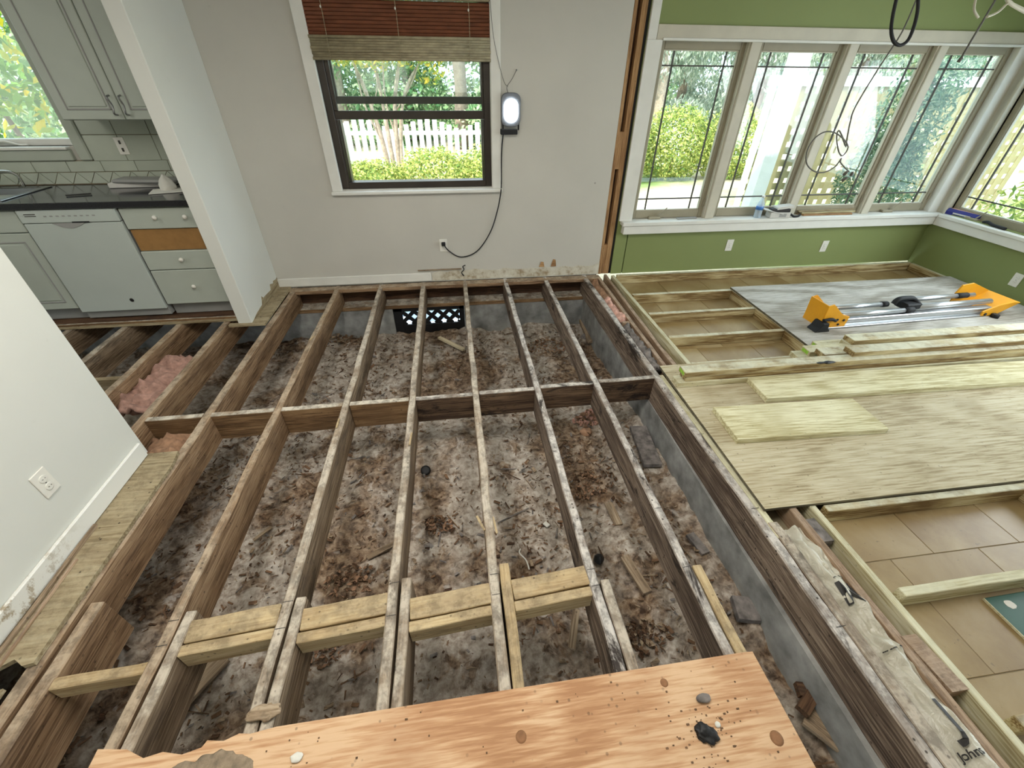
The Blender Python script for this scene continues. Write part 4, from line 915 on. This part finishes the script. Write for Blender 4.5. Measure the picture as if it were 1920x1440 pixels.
# ================================================================== OUTLETS, WORK LIGHT, WIRES
def outlet(loc, rz, label, sides=1):
    r_ = empty('wall_outlet', loc, (0, 0, rz), label=label, cat='outlet')
    box('plate', -0.036, 0.036, -0.006, 0.0, -0.058, 0.058, 'plate_white', r_, 0.002)
    for z in (-0.020, 0.020):
        c = lathe('receptacle', [(0.0165, 0), (0.0165, 0.0025), (0.015, 0.003)], 'plate_white', r_, (0, -0.006, z), (HP, 0, 0), 16)
        for x in (-0.006, 0.006): box('slot', x - 0.0012, x + 0.0012, -0.0005, 0.0005, -0.004, 0.005, 'slot_dark', c, 0).location = (x, 0.002, 0.0032)
    lathe('screw', [(0.003, 0), (0.003, 0.001), (0.001, 0.0015)], 'steel', r_, (0, -0.006, 0), (HP, 0, 0), 8)
    return r_
outlet((1.447, WY, 0.354), 0, 'white outlet under the window with the black plug in it')
outlet((4.372, WY, 0.253), 0, 'white outlet on the green wall under the first sunroom mullion')
outlet((5.476, WY, 0.203), 0, 'white outlet on the green wall left of the corner')
outlet((6.62, -0.905, 0.185), -HP, 'white outlet on the right-hand green wall at the picture edge')
outlet((-0.155, -2.559, 0.325), HP, 'large white outlet on the near left wall')
# work light
wl = empty('work_light', (2.078, WY - 0.002, 1.43), label='lit LED work light hanging by the window', cat='lamp')
def rrect(w_, h2, r_, n=5):
    P_ = []
    for cx_, cy_, a0 in ((w_ - r_, h2 - r_, 0), (-w_ + r_, h2 - r_, 90), (-w_ + r_, -h2 + r_, 180), (w_ - r_, -h2 + r_, 270)):
        for k in range(n + 1):
            a = math.radians(a0 + 90 * k / n); P_.append((cx_ + r_ * math.cos(a), cy_ + r_ * math.sin(a)))
    return P_
prism('housing', rrect(0.078, 0.115, 0.05), 0.0, 0.045, 'lamp_glare_grey', wl, (0, 0, 0), (HP, 0, 0), 0.004)
prism('lens', rrect(0.055, 0.080, 0.05), 0.045, 0.052, 'led', wl, (0, 0, -0.005), (HP, 0, 0))
box('stand_foot', -0.085, 0.055, -0.05, -0.015, -0.17, -0.13, 'rubber_black', wl, 0.004); box('stand_bar', -0.07, -0.058, -0.04, -0.02, -0.14, 0.05, 'rubber_black', wl, 0.003); box('stand_bar', 0.058, 0.070, -0.04, -0.02, -0.14, 0.05, 'rubber_black', wl, 0.003)
tube('hang_wire', [(-0.02, -0.02, 0.11), (-0.03, -0.015, 0.15), (0.01, -0.008, 0.20), (0.045, -0.004, 0.255)], 0.002, 'cable_grey', wl, 6)
lathe('nail', [(0.006, 0), (0.006, 0.004), (0.002, 0.01)], 'steel', wl, (0.047, 0.0, 0.257), (HP, 0, 0), 8)
tube('cord', [(-0.06, -0.03, -0.15), (-0.075, -0.02, -0.3), (-0.08, -0.035, -0.52), (-0.09, -0.055, -0.62), (-0.12, -0.02, -0.78), (-0.19, -0.015, -0.97), (-0.32, -0.012, -1.14), (-0.47, -0.012, -1.19), (-0.58, -0.014, -1.13), (-0.628, -0.02, -1.06)], 0.0052, 'rubber_black', wl, 8)
box('plug', -0.648, -0.612, -0.036, -0.008, -1.074, -1.040, 'rubber_black', wl, 0.005)
o = tube('cut_wire', [(1.62, 0.09, 0.05), (1.60, 0.07, 0.09), (1.625, 0.075, 0.12), (1.615, 0.07, 0.15), (1.64, 0.07, 0.165)], 0.005, 'rubber_black', None, 6); tag(o, 'short stub of black wire sticking out above the baseboard', 'wire')
o = board('lath_strip', (1.18, WY - 0.012), (1.60, WY - 0.012), 0.012, 0.010, 0.128, 'scrap', None, 0.002, 0.001, 6); tag(o, 'thin wooden lath strip along the top of the baseboard gap', 'lath')
# hanging wires in the sunroom
WYd = -0.85
hw = empty('hanging_wire', Vector((4.430, -0.850, 2.042)), label='long grey wire hanging in front of the windows with a tangled coil end', cat='wire')
def rel(par, pts): return [tuple(Vector(p) - par.location) for p in pts]
def drop(par, top_, first):          # the straight run of a cable down from the ceiling
    a, b = Vector(top_), Vector(first); return [tuple(a.lerp(b, k) - par.location) for k in (0.0, 0.5, 0.8, 0.93)]
top = Vector((4.437, -0.850, 2.042))
tube('wire', drop(hw, (4.44, -0.85, CZ), (4.423, -0.85, 2.042)) + rel(hw, [(4.423, -0.850, 2.042), (4.419, -0.850, 1.888), (4.361, -0.850, 1.701), (4.312, -0.850, 1.504), (4.322, -0.850, 1.412), (4.352, -0.850, 1.309), (4.367, -0.850, 1.266), (4.286, -0.850, 1.348), (4.255, -0.850, 1.361), (4.273, -0.850, 1.310), (4.330, -0.850, 1.233), (4.372, -0.850, 1.209), (4.388, -0.850, 1.259), (4.332, -0.850, 1.309), (4.235, -0.850, 1.352), (4.152, -0.850, 1.356), (4.092, -0.850, 1.311), (4.078, -0.850, 1.235), (4.115, -0.850, 1.157), (4.196, -0.850, 1.110), (4.277, -0.850, 1.102), (4.346, -0.850, 1.136), (4.371, -0.850, 1.195)]), 0.0046, 'cable_grey', hw, 7)
tube('wire_tail', rel(hw, [(4.371, -0.850, 1.195), (4.377, -0.850, 1.167), (4.436, -0.850, 1.128), (4.480, -0.850, 1.103)]), 0.0046, 'cable_grey', hw, 7)
for a, q in enumerate(((4.510, -0.850, 1.088), (4.455, -0.850, 1.092), (4.468, -0.850, 1.053))):
    p = Vector(q) - hw.location; lathe('wire_nut', [(0.004, -0.02), (0.012, -0.012), (0.010, 0.012), (0.004, 0.02)], 'cable_grey', hw, tuple(p), (0.6, 0.5 * (a % 3 - 1), 0), 8)
lp = empty('cable_loop', Vector((3.979, -1.250, 1.992)), label='thick black cable loop hanging from above at the top right', cat='cable')
tube('cable', drop(lp, (3.86, -1.25, CZ), (3.931, -1.25, 2.003)) + rel(lp, [(3.931, -1.250, 2.003), (3.952, -1.250, 1.928), (3.980, -1.250, 1.868), (4.023, -1.250, 1.824), (4.072, -1.250, 1.809), (4.105, -1.250, 1.830), (4.106, -1.250, 1.883), (4.087, -1.250, 1.948), (4.055, -1.250, 2.006)]) + drop(lp, (3.90, -1.25, CZ), (4.055, -1.25, 2.006))[::-1], 0.0085, 'rubber_black', lp, 8)
rd = empty('hanging_rod', Vector((4.923, -0.900, 2.047)), label='thin grey rod hanging in front of the rightmost casement', cat='rod')
tube('rod', [tuple(Vector((Vector((4.922, -0.900, 2.095)).x + 0.1, -0.9, CZ)) - rd.location)] + rel(rd, [(4.909, -0.900, 2.047), (4.893, -0.900, 1.903), (4.876, -0.900, 1.755)]), 0.006, 'cable_grey', rd, 8, False, 1)
tube('rod_tip', rel(rd, [(4.880, -0.900, 1.771), (4.872, -0.900, 1.749)]), 0.010, 'cable_grey', rd, 8, False, 1)
w3 = empty('ceiling_cable', Vector((4.753, -1.100, 2.001)), label='beige cable tangle curling in the top right corner', cat='cable')
tube('cable', drop(w3, (4.50, -1.1, CZ), (4.558, -1.1, 2.028)) + rel(w3, [(4.558, -1.100, 2.028), (4.584, -1.100, 1.979), (4.635, -1.100, 1.946)]), 0.006, 'taupe_shaded_white', w3, 7)
tube('cable', rel(w3, [(4.689, -1.100, 1.949), (4.747, -1.100, 1.973), (4.784, -1.100, 2.015), (4.819, -1.100, 2.007), (4.929, -1.100, 1.982)]), 0.006, 'taupe_shaded_white', w3, 7)
tube('cable', drop(w3, (4.62, -1.1, CZ), (4.755, -1.1, 2.033)) + rel(w3, [(4.755, -1.100, 2.033), (4.805, -1.100, 2.007), (4.937, -1.100, 1.972)]), 0.009, 'taupe_shaded_white', w3, 7)

# unseen flush ceiling fixtures, added to brighten the stripped room and the kitchen
def added_ceiling_light(x, y_, sx, sy, watts, label):
    r_ = empty('added_ceiling_light', (x, y_, CZ), label=label, cat='lamp')
    for (a, b, c, d) in ((-sx, -sx + 0.03, -sy, sy), (sx - 0.03, sx, -sy, sy), (-sx + 0.03, sx - 0.03, -sy, -sy + 0.03), (-sx + 0.03, sx - 0.03, sy - 0.03, sy)):
        box('frame', a, b, c, d, -0.05, 0.0, 'trim_white', r_, 0.003)
    box('diffuser', -sx + 0.03, sx - 0.03, -sy + 0.03, sy - 0.03, -0.03, -0.02, 'plate_white', r_, 0)
    l = lamp('added_ceiling_fill_lamp', 'AREA', (0, 0, -0.034), (0, 0, 0), energy=watts, shape='RECTANGLE', size=2 * sx - 0.08, size_y=2 * sy - 0.08, color=(1.0, 0.965, 0.90)); l.parent = r_
added_ceiling_light(0.75, -2.75, 0.32, 0.62, 41, 'left flush ceiling light over the stripped room')
added_ceiling_light(2.15, -2.75, 0.32, 0.62, 27, 'right flush ceiling light over the stripped room')
added_ceiling_light(-1.5, -1.8, 0.32, 0.62, 15, 'flush ceiling light of the kitchen')
# ================================================================== FOLDING STAND ON THE PLYWOOD
fs_ = empty('folding_stand', (5.36, -1.14, 0.0185), (0, 0, math.radians(2.0)), label='folded aluminium saw stand with yellow end brackets', cat='stand')
box('rail', -1.00, 0.82, -0.085, -0.025, 0.012, 0.075, 'alu', fs_, 0.006); box('rail_groove', -0.99, 0.81, -0.0865, -0.084, 0.030, 0.040, 'cabinet_shade', fs_, 0); box('rail_lip', -1.0, 0.82, -0.115, -0.085, 0.006, 0.018, 'alu', fs_, 0.002)
tube('leg', [(-0.82, -0.060, 0.105), (-0.12, -0.060, 0.105)], 0.022, 'alu', fs_, 12, False, 1); tube('leg', [(-0.78, 0.05, 0.115), (-0.26, 0.05, 0.115)], 0.022, 'alu', fs_, 12, False, 1)
tube('leg', [(-0.02, -0.02, 0.105), (0.85, -0.02, 0.105)], 0.026, 'alu', fs_, 12, False, 1); tube('leg', [(-0.06, 0.09, 0.12), (0.80, 0.09, 0.12)], 0.022, 'alu', fs_, 12, False, 1)
for (p0, p1) in (((-0.16, -0.060, 0.105), (-0.07, -0.060, 0.105)), ((-0.29, 0.05, 0.115), (-0.23, 0.05, 0.115)), ((0.60, 0.09, 0.12), (0.72, 0.09, 0.12))):
    tube('leg_cap', [p0, p1], 0.027, 'rubber_black', fs_, 12, False, 1)
tube('clamp_handle', [(-0.20, 0.02, 0.13), (-0.17, 0.02, 0.175), (-0.06, 0.02, 0.18), (0.0, 0.02, 0.165), (0.02, -0.04, 0.125)], 0.022, 'rubber_black', fs_, 10)
box('clamp_body', -0.13, 0.03, -0.05, 0.07, 0.09, 0.15, 'rubber_black', fs_, 0.01)
lb_ = prism('left_bracket', [(-0.11, 0.0), (0.14, 0.0), (0.15, 0.10), (0.06, 0.13), (-0.07, 0.235), (-0.12, 0.22)], -0.006, 0.006, 'yellow_paint', fs_, (-0.93, -0.10, 0.012), (HP, 0, 0), 0.002)
prism('left_bracket', [(-0.11, 0.0), (0.14, 0.0), (0.14, 0.10), (0.06, 0.13), (-0.07, 0.235), (-0.12, 0.22)], -0.006, 0.006, 'yellow_paint', fs_, (-0.93, 0.08, 0.012), (HP, 0, 0), 0.002)
box('left_bracket', -1.05, -1.038, -0.10, 0.08, 0.02, 0.235, 'yellow_paint', fs_, 0.002)
for (x, z) in ((0.06, 0.03), (0.10, 0.07), (0.03, 0.08)): lathe('bolt', [(0.011, 0), (0.011, 0.006), (0.006, 0.008)], 'rubber_black', lb_, (x, z, 0.006), (0, 0, 0), 10)
tube('lock_lever', [(-1.05, -0.115, 0.10), (-0.98, -0.12, 0.11), (-0.93, -0.12, 0.09)], 0.014, 'rubber_black', fs_, 8)
prism('foot', [(-0.08, 0.0), (0.07, 0.0), (0.04, 0.035), (0.03, 0.085), (-0.03, 0.085), (-0.05, 0.035)], -0.05, 0.05, 'rubber_black', fs_, (-1.04, -0.10, 0.001), (HP, 0, 0), 0.005)
rb_ = prism('right_bracket', [(-0.10, 0.0), (0.06, 0.0), (0.27, 0.12), (0.20, 0.13), (0.06, 0.11), (-0.10, 0.05)], -0.006, 0.006, 'yellow_paint', fs_, (0.78, -0.11, 0.006), (HP, 0, 0), 0.002)
prism('right_bracket', [(-0.12, 0.0), (0.06, 0.0), (0.27, 0.12), (0.02, 0.215), (-0.10, 0.20), (-0.13, 0.10)], -0.006, 0.006, 'yellow_paint', fs_, (0.78, 0.14, 0.006), (HP, 0, 0), 0.002)
o = box('right_bracket', 0.0, 0.24, -0.125, 0.125, -0.006, 0.006, 'yellow_paint', fs_, 0.002); o.location = (0.94, 0.015, 0.068); o.rotation_euler = (0, -0.50, 0)
lathe('bolt', [(0.014, 0), (0.014, 0.006), (0.006, 0.008)], 'rubber_black', rb_, (-0.06, 0.02, 0.006), (0, 0, 0), 10)
lathe('foot', [(0.03, 0.0), (0.03, 0.03), (0.02, 0.035)], 'rubber_black', fs_, (0.81, -0.14, 0.001), (0, 0, 0), 14)

fs_.scale = (0.90, 1.0, 0.88)
# ================================================================== THINGS ON THE SILLS
SZ = 0.5325
bt = empty('water_bottle', (4.555, 0.075, SZ), label='clear water bottle with blue label on the sunroom sill', cat='bottle')
lathe('bottle_body', [(0.030, 0.0), (0.034, 0.006), (0.033, 0.05), (0.034, 0.10), (0.030, 0.135), (0.014, 0.165), (0.013, 0.185)], 'clear_plastic', bt)
lathe('bottle_label', [(0.0352, 0.075), (0.0352, 0.105), (0.034, 0.106)], 'cap_blue', bt); lathe('bottle_cap', [(0.015, 0.184), (0.015, 0.20), (0.013, 0.203)], 'white_vinyl', bt)
bxo = empty('screw_box', (4.73, 0.055, SZ), (0, 0, -0.1), label='open white carton tilted beside the water bottle', cat='box')
box('carton', -0.07, 0.13, -0.04, 0.05, 0.002, 0.055, 'cardboard_white', bxo, 0.003); o = box('lid', -0.16, 0.06, -0.045, 0.055, 0.058, 0.066, 'cardboard_white', bxo, 0.001); o.rotation_euler = (0, 0.22, 0)
o = box('lid_flap', -0.02, 0.14, -0.04, 0.05, 0.088, 0.112, 'cardboard_white', bxo, 0.002); o.rotation_euler = (0, -0.12, 0); box('dark_inside', -0.06, 0.12, -0.036, 0.046, 0.0552, 0.085, 'ink', bxo, 0.002)
box('print_block', 0.02, 0.09, -0.0408, -0.0395, 0.012, 0.044, 'cabinet_shade', bxo, 0)
o = tube('black_strap', [(4.835, 0.03, SZ + 0.012), (4.88, 0.04, SZ + 0.030), (4.92, 0.03, SZ + 0.010), (4.97, 0.035, SZ + 0.010), (5.0, 0.05, SZ + 0.02)], 0.010, 'rubber_black'); tag(o, 'black strap at the foot of the second mullion', 'strap')
o = box('paint_scraper', 3.72, 3.93, 0.08, 0.115, SZ + 0.001, SZ + 0.012, 'cabinet_shade', None, 0.003, 0.1); tag(o, 'flat metal scraper on the sill of the leftmost casement', 'scraper')
for k, (x0, x1, yy, zz, m_, lb) in enumerate(((5.03, 5.62, 0.125, 0.0, 'scrap', 'lowest cedar shim on the sill of the third casement'), (5.06, 5.60, 0.085, 0.0, 'stud', 'reddish shim at the front of the shim pile'), (5.05, 5.66, 0.112, 0.014, 'pt', 'long pale shim lying across the shim pile'), (5.02, 5.66, 0.128, 0.029, 'subfloor', 'topmost grey shim leaning against the third casement'))):
    o = board('wood_shim', (-(x1 - x0) / 2, 0), ((x1 - x0) / 2, 0), 0.032, 0.013, 0.0, m_, None, 0.002, 0.001, 6); o.location = ((x0 + x1) / 2, yy, SZ + zz + 0.0135); o.rotation_euler = (0, 0, 0.03 * (k - 1.5)); tag(o, lb, 'shim', 'shims on the sunroom sill')
o = empty('caulk_box', (6.66, -0.12, SZ), (0, 0, -HP + 0.12), label='blue cardboard tube box in the corner of the right sill', cat='box')
prism('carton', [(-0.032, 0.0), (0.032, 0.0), (0.036, 0.03), (0.02, 0.055), (-0.02, 0.055), (-0.036, 0.03)], -0.17, 0.17, 'cardboard_blue', o, (0, 0, 0.001), (HP, 0, HP)); box('print_panel', -0.11, 0.14, -0.02, 0.02, 0.0555, 0.0568, 'insulation_pink', o, 0); box('print_stripe', -0.06, 0.10, -0.0385, -0.0365, 0.016, 0.028, 'cardboard_white', o, 0)
o = tube('utility_knife', [(6.63, -0.36, SZ + 0.014), (6.625, -0.40, SZ + 0.025), (6.62, -0.46, SZ + 0.014), (6.61, -0.58, SZ + 0.014)], 0.013, 'rubber_black'); tag(o, 'dark utility knife lying on the right sill', 'knife')
# green printed board on the tiles at the right edge
gb = empty('printed_board', (3.86, -3.42, -0.0885), (0, 0, math.radians(1)), label='green printed board with a blue oval lying on the tiles', cat='board')
box('card', -0.21, 0.21, -0.11, 0.115, 0.0, 0.012, 'green_card', gb, 0.002); box('card_edge', -0.213, -0.2095, -0.11, 0.115, 0.001, 0.011, 'pt', gb, 0)
def oval(name, cx, cy, rx, ry, z0, z1, m_): prism(name, [(cx + rx * math.cos(2 * math.pi * k / 40), cy + ry * math.sin(2 * math.pi * k / 40)) for k in range(40)], z0, z1, m_, gb)
oval('oval_rim', 0.02, 0.045, 0.085, 0.042, 0.012, 0.0126, 'logo_line'); oval('oval_field', 0.02, 0.045, 0.078, 0.036, 0.0126, 0.0131, 'logo_blue')
clump('white_smudge', (-0.13, 0.075, 0.0125), (0.022, 0.020, 0.0010), 'paper', gb, 0.3, 10, 3); clump('white_smudge', (-0.06, -0.055, 0.0125), (0.016, 0.012, 0.0010), 'paper', gb, 0.3, 10, 3)

# ================================================================== OUTDOORS
GZ = -0.46
bm = bmesh.new(); bmesh.ops.create_grid(bm, x_segments=60, y_segments=40, size=1.0)
for v in bm.verts:
    v.co = Vector((10 + v.co.x * 60, 30.4 + v.co.y * 30.0, GZ + 0.03 * noise.noise(Vector((v.co.x * 20, v.co.y * 20, 0)))))
o = link('ground', fin(bm, 'ground'), 'lawn'); tag(o, 'sunlit sandy lawn and path outside the windows', kind='structure')
def foliage(name, blobs, n, size, mat, parent, seed, hang=0.0, aspect=0.5):
    rnd = random.Random(seed); vs, fs = [], []
    tot = sum(b[3] * b[4] * b[5] for b in blobs)
    for (cx_, cy_, cz_, rx, ry, rz_) in blobs:
        for _ in range(int(n * rx * ry * rz_ / tot)):
            d = Vector((rnd.gauss(0, 1), rnd.gauss(0, 1), rnd.gauss(0, 1))).normalized(); k = rnd.uniform(0.72, 1.06) * (1 + 0.18 * noise.noise(d * 3 + Vector((cx_, cy_, seed))))
            p = Vector((cx_ + d.x * rx * k, cy_ + d.y * ry * k, cz_ + d.z * rz_ * k))
            s_ = size * rnd.uniform(0.6, 1.4)
            nn = (d * 0.8 + Vector((rnd.gauss(0, .6), rnd.gauss(0, .6), rnd.gauss(0.2, .6)))).normalized()
            u = nn.cross(Vector((rnd.gauss(0, 1), rnd.gauss(0, 1), rnd.gauss(0, 1)))).normalized()
            if hang: u = (u * (1 - hang) + Vector((0, 0, -1)) * hang).normalized()
            v_ = nn.cross(u).normalized() * aspect
            b0 = len(vs); vs += [p - u * s_, p + v_ * s_ * 0.9, p + u * s_, p - v_ * s_ * 0.9]; fs.append((b0, b0 + 1, b0 + 2, b0 + 3))
    me = D.meshes.new(name); me.from_pydata(vs, [], fs); o = link(name, me, mat, parent); o['kind'] = 'stuff'; return o
def plant(name, loc, label, cat, blobs, n, size, mat, seed, stems=(), bark='bark', group=None, hang=0.0, aspect=0.5):
    r_ = empty(name, loc, label=label, cat=cat, group=group)
    foliage('foliage', blobs, n, size, mat, r_, seed, hang, aspect)
    for (pts, rad) in stems: tube('stem', pts, rad, bark, r_, 8)
    return r_
# clipped hedge before the left window
for k, (x, y_, rx, h2, lb) in enumerate(((-1.0, 4.6, 0.80, 0.53, 'left rounded bush of the clipped hedge outside the dark window'), (0.15, 4.5, 0.72, 0.45, 'second rounded hedge bush outside the dark window'), (1.30, 4.6, 0.75, 0.53, 'third hedge bush, yellowest, outside the dark window'), (2.40, 4.7, 0.75, 0.55, 'right hedge bush at the edge of the dark window'))):
    plant('hedge_bush', (x, y_, GZ), lb, 'bush', [(0, 0, h2 * 0.95, rx, 0.75, h2 * 1.0)], 9000, 0.030, 'leaf_hedge', 20 + k, [([(0, 0, 0), (0.02, 0, 0.4)], 0.03)], group='clipped hedge')
for k, (x, y_, lb) in enumerate(((5.6, 7.0, 'left tall hedge bush seen through the first sunroom casement'), (7.0, 7.1, 'middle tall hedge bush seen through the sunroom casements'), (8.5, 7.1, 'right tall hedge bush behind the white post'))):
    plant('hedge_bush', (x, y_, GZ), lb, 'bush', [(0, 0, 0.72, 0.9, 0.6, 0.80)], 9000, 0.036, 'leaf_hedge', 40 + k, [([(0, 0, 0), (0.02, 0, 0.5)], 0.03)], group='tall hedge')
# picket fence
fe = empty('picket_fence', (0, 8.6, GZ), label='white picket fence with arched panels beyond the hedge', cat='fence')
for k in range(100):
    x = -3.2 + k * 0.178
    ph = ((x - 0.24) % 1.65) / 1.65; top_ = 0.94 + 0.24 * math.sin(math.pi * ph)
    if x > 14.4: break
    key = round(top_, 2)
    pk = box('picket', x - 0.058, x + 0.058, -0.012, 0.012, 0.05, key, 'picket_white', fe, 0.004)
for z in (0.22, 0.84): box('rail', -3.3, 14.5, 0.012, 0.05, z, z + 0.09, 'picket_white', fe, 0.004)
for k in range(9): box('post', -3.0 + 2 * k, -2.9 + 2 * k, 0.05, 0.15, 0, 1.1, 'picket_white', fe, 0.004)
# crape myrtle with several stems
plant('crape_myrtle', (0.36, 6.5, GZ), 'multi-stemmed pale crape myrtle in the middle of the dark window', 'tree',
      [(-0.3, 0, 2.7, 0.9, 0.8, 0.55), (0.5, 0.1, 2.75, 0.8, 0.8, 0.5), (0.95, 0, 2.2, 0.35, 0.4, 0.3)], 2600, 0.05, 'leaf_crape', 61,
      [([(-0.1, 0, 0), (-0.16, 0, 0.8), (-0.30, 0, 1.6), (-0.6, 0.1, 2.6)], [0.055, 0.05, 0.04, 0.02]), ([(0.0, 0.05, 0), (-0.03, 0, 0.9), (-0.08, 0.1, 1.8), (-0.15, 0, 2.7)], [0.05, 0.045, 0.035, 0.02]), ([(0.1, 0, 0), (0.12, 0, 0.9), (0.2, 0, 1.7), (0.5, 0.1, 2.7)], [0.05, 0.05, 0.04, 0.02]), ([(0.16, -0.04, 0), (0.2, 0, 0.9), (0.42, -0.1, 1.8), (0.95, 0, 2.5)], [0.045, 0.04, 0.03, 0.015]),
       ([(-0.16, 0, 0.9), (-0.4, -0.1, 1.6), (-0.5, 0, 2.5)], 0.018), ([(0.12, 0, 1.0), (0.02, -0.1, 1.7), (0.1, 0, 2.6)], 0.018), ([(0.2, 0, 1.5), (0.6, -0.1, 2.0), (0.9, 0, 2.6)], 0.014), ([(-0.3, 0, 1.5), (-0.1, 0, 2.0), (-0.3, 0, 2.7)], 0.014)], 'bark_pale')
# trees beyond the fence
rt = random.Random(3)
spots = [(-9.5, 13.0), (-6.6, 14.5), (-4.2, 12.5), (-2.0, 14.0), (0.2, 15.5), (2.0, 13.0), (3.8, 15.0), (6.0, 17.0), (8.6, 19.0), (11.2, 18.0), (13.6, 21.0), (16.0, 18.5), (18.5, 22.0), (21.5, 19.0), (24.5, 22.0), (28.0, 19.0), (32.0, 22.0), (36.5, 20.0)]
ords = ['1st', '2nd', '3rd'] + ['%dth' % k for k in range(4, 30)]
for k, (x, y_) in enumerate(spots):
    moss = x > 5; b_ = []
    for q_ in range(9): b_.append((rt.uniform(-1.9, 1.9), rt.uniform(-1.0, 1.0), (0.5 if q_ < 2 else rt.uniform(0.9, 4.2)), rt.uniform(0.8, 1.5), rt.uniform(0.7, 1.1), rt.uniform(0.6, 1.1)))
    plant('yard_tree', (x, y_, GZ), ('mossy grey-green' if moss else 'leafy green') + ' tree beyond the fence, ' + ords[k] + ' from the left of the row', 'tree', b_, 7000, 0.085 if not moss else 0.095, 'leaf_moss' if moss else 'leaf_tree', 100 + k,
          [([(0, -0.3, 0), (rt.uniform(-.15, .15), -0.3, 2.2), (rt.uniform(-.4, .4), 0, 5.0)], [0.24, 0.2, 0.15])], 'bark_pale' if k % 3 == 0 else 'bark', 'trees beyond the fence', 0.6 if moss else 0.0, 0.4 if moss else 0.55)
for k in range(9):
    x = 4 + k * 5.2; b_ = [(rt.uniform(-2.6, 2.6), rt.uniform(-1, 1), rt.uniform(0.6, 6.0), rt.uniform(1.6, 2.4), 1.5, rt.uniform(1.2, 2.0)) for q_ in range(8)]
    plant('woodland_tree', (x, 31 + 2 * (k % 2), GZ), 'pale hazy tree of the far woodland, ' + ords[k] + ' from the left', 'tree', b_, 3600, 0.19, 'leaf_moss' if k % 2 else 'leaf_tree', 200 + k, [([(0, -0.6, 0), (0.2, -0.6, 2.5), (0, 0, 7.0)], 0.28)], 'bark_pale', 'far woodland', 0.4, 0.5)
# porch post, lattice screen and clipped evergreen outside the sunroom
pp_ = empty('porch_post', (5.555, 1.6, GZ), label='white square porch post outside the second sunroom casement', cat='post')
box('shaft', -0.088, 0.088, -0.088, 0.088, 0.0, 3.0, 'white_vinyl', pp_, 0.006); box('base', -0.11, 0.11, -0.11, 0.11, 0.0, 0.18, 'white_vinyl', pp_, 0.006)
la = empty('lattice_screen', (5.75, 2.25, GZ), label='white lattice screen with a flat top cap outside the sunroom', cat='screen')
LW, LH = 4.6, 2.02
box('cap', -0.02, LW, -0.05, 0.05, LH, LH + 0.11, 'white_vinyl', la, 0.004); box('bottom_rail', 0, LW, -0.03, 0.03, 0.12, 0.24, 'white_vinyl', la, 0.004); box('stile', 0.0, 0.07, -0.03, 0.03, 0.12, LH, 'white_vinyl', la, 0.004); box('stile', LW - 0.07, LW, -0.03, 0.03, 0, LH, 'white_vinyl', la, 0.004)
for k in range(int(LW / 0.155)): box('slat', 0.10 + k * 0.155, 0.19 + k * 0.155, -0.014, -0.004, 0.24, LH, 'lattice_wood', la, 0.002)
for k in range(11): box('slat', 0.07, LW - 0.07, -0.004, 0.006, 0.30 + k * 0.155, 0.39 + k * 0.155, 'lattice_wood', la, 0.002)
plant('evergreen_shrub', (6.98, 1.35, GZ), 'dark feathery evergreen shrub outside the rightmost casement', 'shrub', [(0.05, 0, 0.9, 0.42, 0.40, 0.75), (0.12, 0.05, 1.65, 0.36, 0.36, 0.62), (0.25, 0.0, 2.2, 0.26, 0.3, 0.4)], 9000, 0.034, 'leaf_yew', 71, [([(0, 0, 0), (0.1, 0, 1.2), (0.15, 0, 2.2)], 0.03)], 'bark', None, 0.35, 0.3)
plant('palm_shrub', (7.9, -0.3, GZ), 'pale green shrub outside the right-hand sunroom window', 'shrub', [(0, 0.1, 0.7, 0.6, 0.8, 0.6), (0.2, -0.3, 1.5, 0.5, 0.7, 0.5), (0.3, 0.4, 1.9, 0.5, 0.6, 0.5)], 4200, 0.055, 'leaf_hedge', 72, [([(0, 0, 0), (0.1, 0, 1.0), (0.2, 0, 1.8)], 0.03)], 'bark', None, 0.2, 0.28)
# shrub and leaves outside the kitchen window
plant('citrus_shrub', (-2.05, 1.15, GZ), 'green shrub with yellow leaves close outside the kitchen window', 'shrub', [(0, 0, 1.4, 0.8, 0.45, 0.7), (0.5, 0.1, 2.2, 0.7, 0.45, 0.7), (-0.4, 0.1, 2.4, 0.7, 0.45, 0.7)], 1500, 0.055, 'leaf_bright', 81, [([(0, 0, 0), (0.1, 0, 1.2), (0.2, 0, 2.4)], 0.03), ([(0.05, 0, 0.3), (-0.3, 0, 1.4), (-0.4, 0, 2.5)], 0.02)])
for k, (x, y_) in enumerate(((-3.4, 3.2), (-5.2, 3.6), (-4.2, 6.0))):
    plant('screen_bush', (x, y_, GZ), ['near', 'left', 'rear'][k] + ' leafy bush filling the view of the kitchen window', 'bush', [(0, 0, 1.2, 1.3, 0.9, 1.3), (0.2, 0, 2.7, 1.2, 0.9, 1.2)], 6000, 0.055, 'leaf_tree', 85 + k, [([(0, 0, 0), (0.1, 0, 1.2), (0.2, 0, 2.8)], 0.05)])
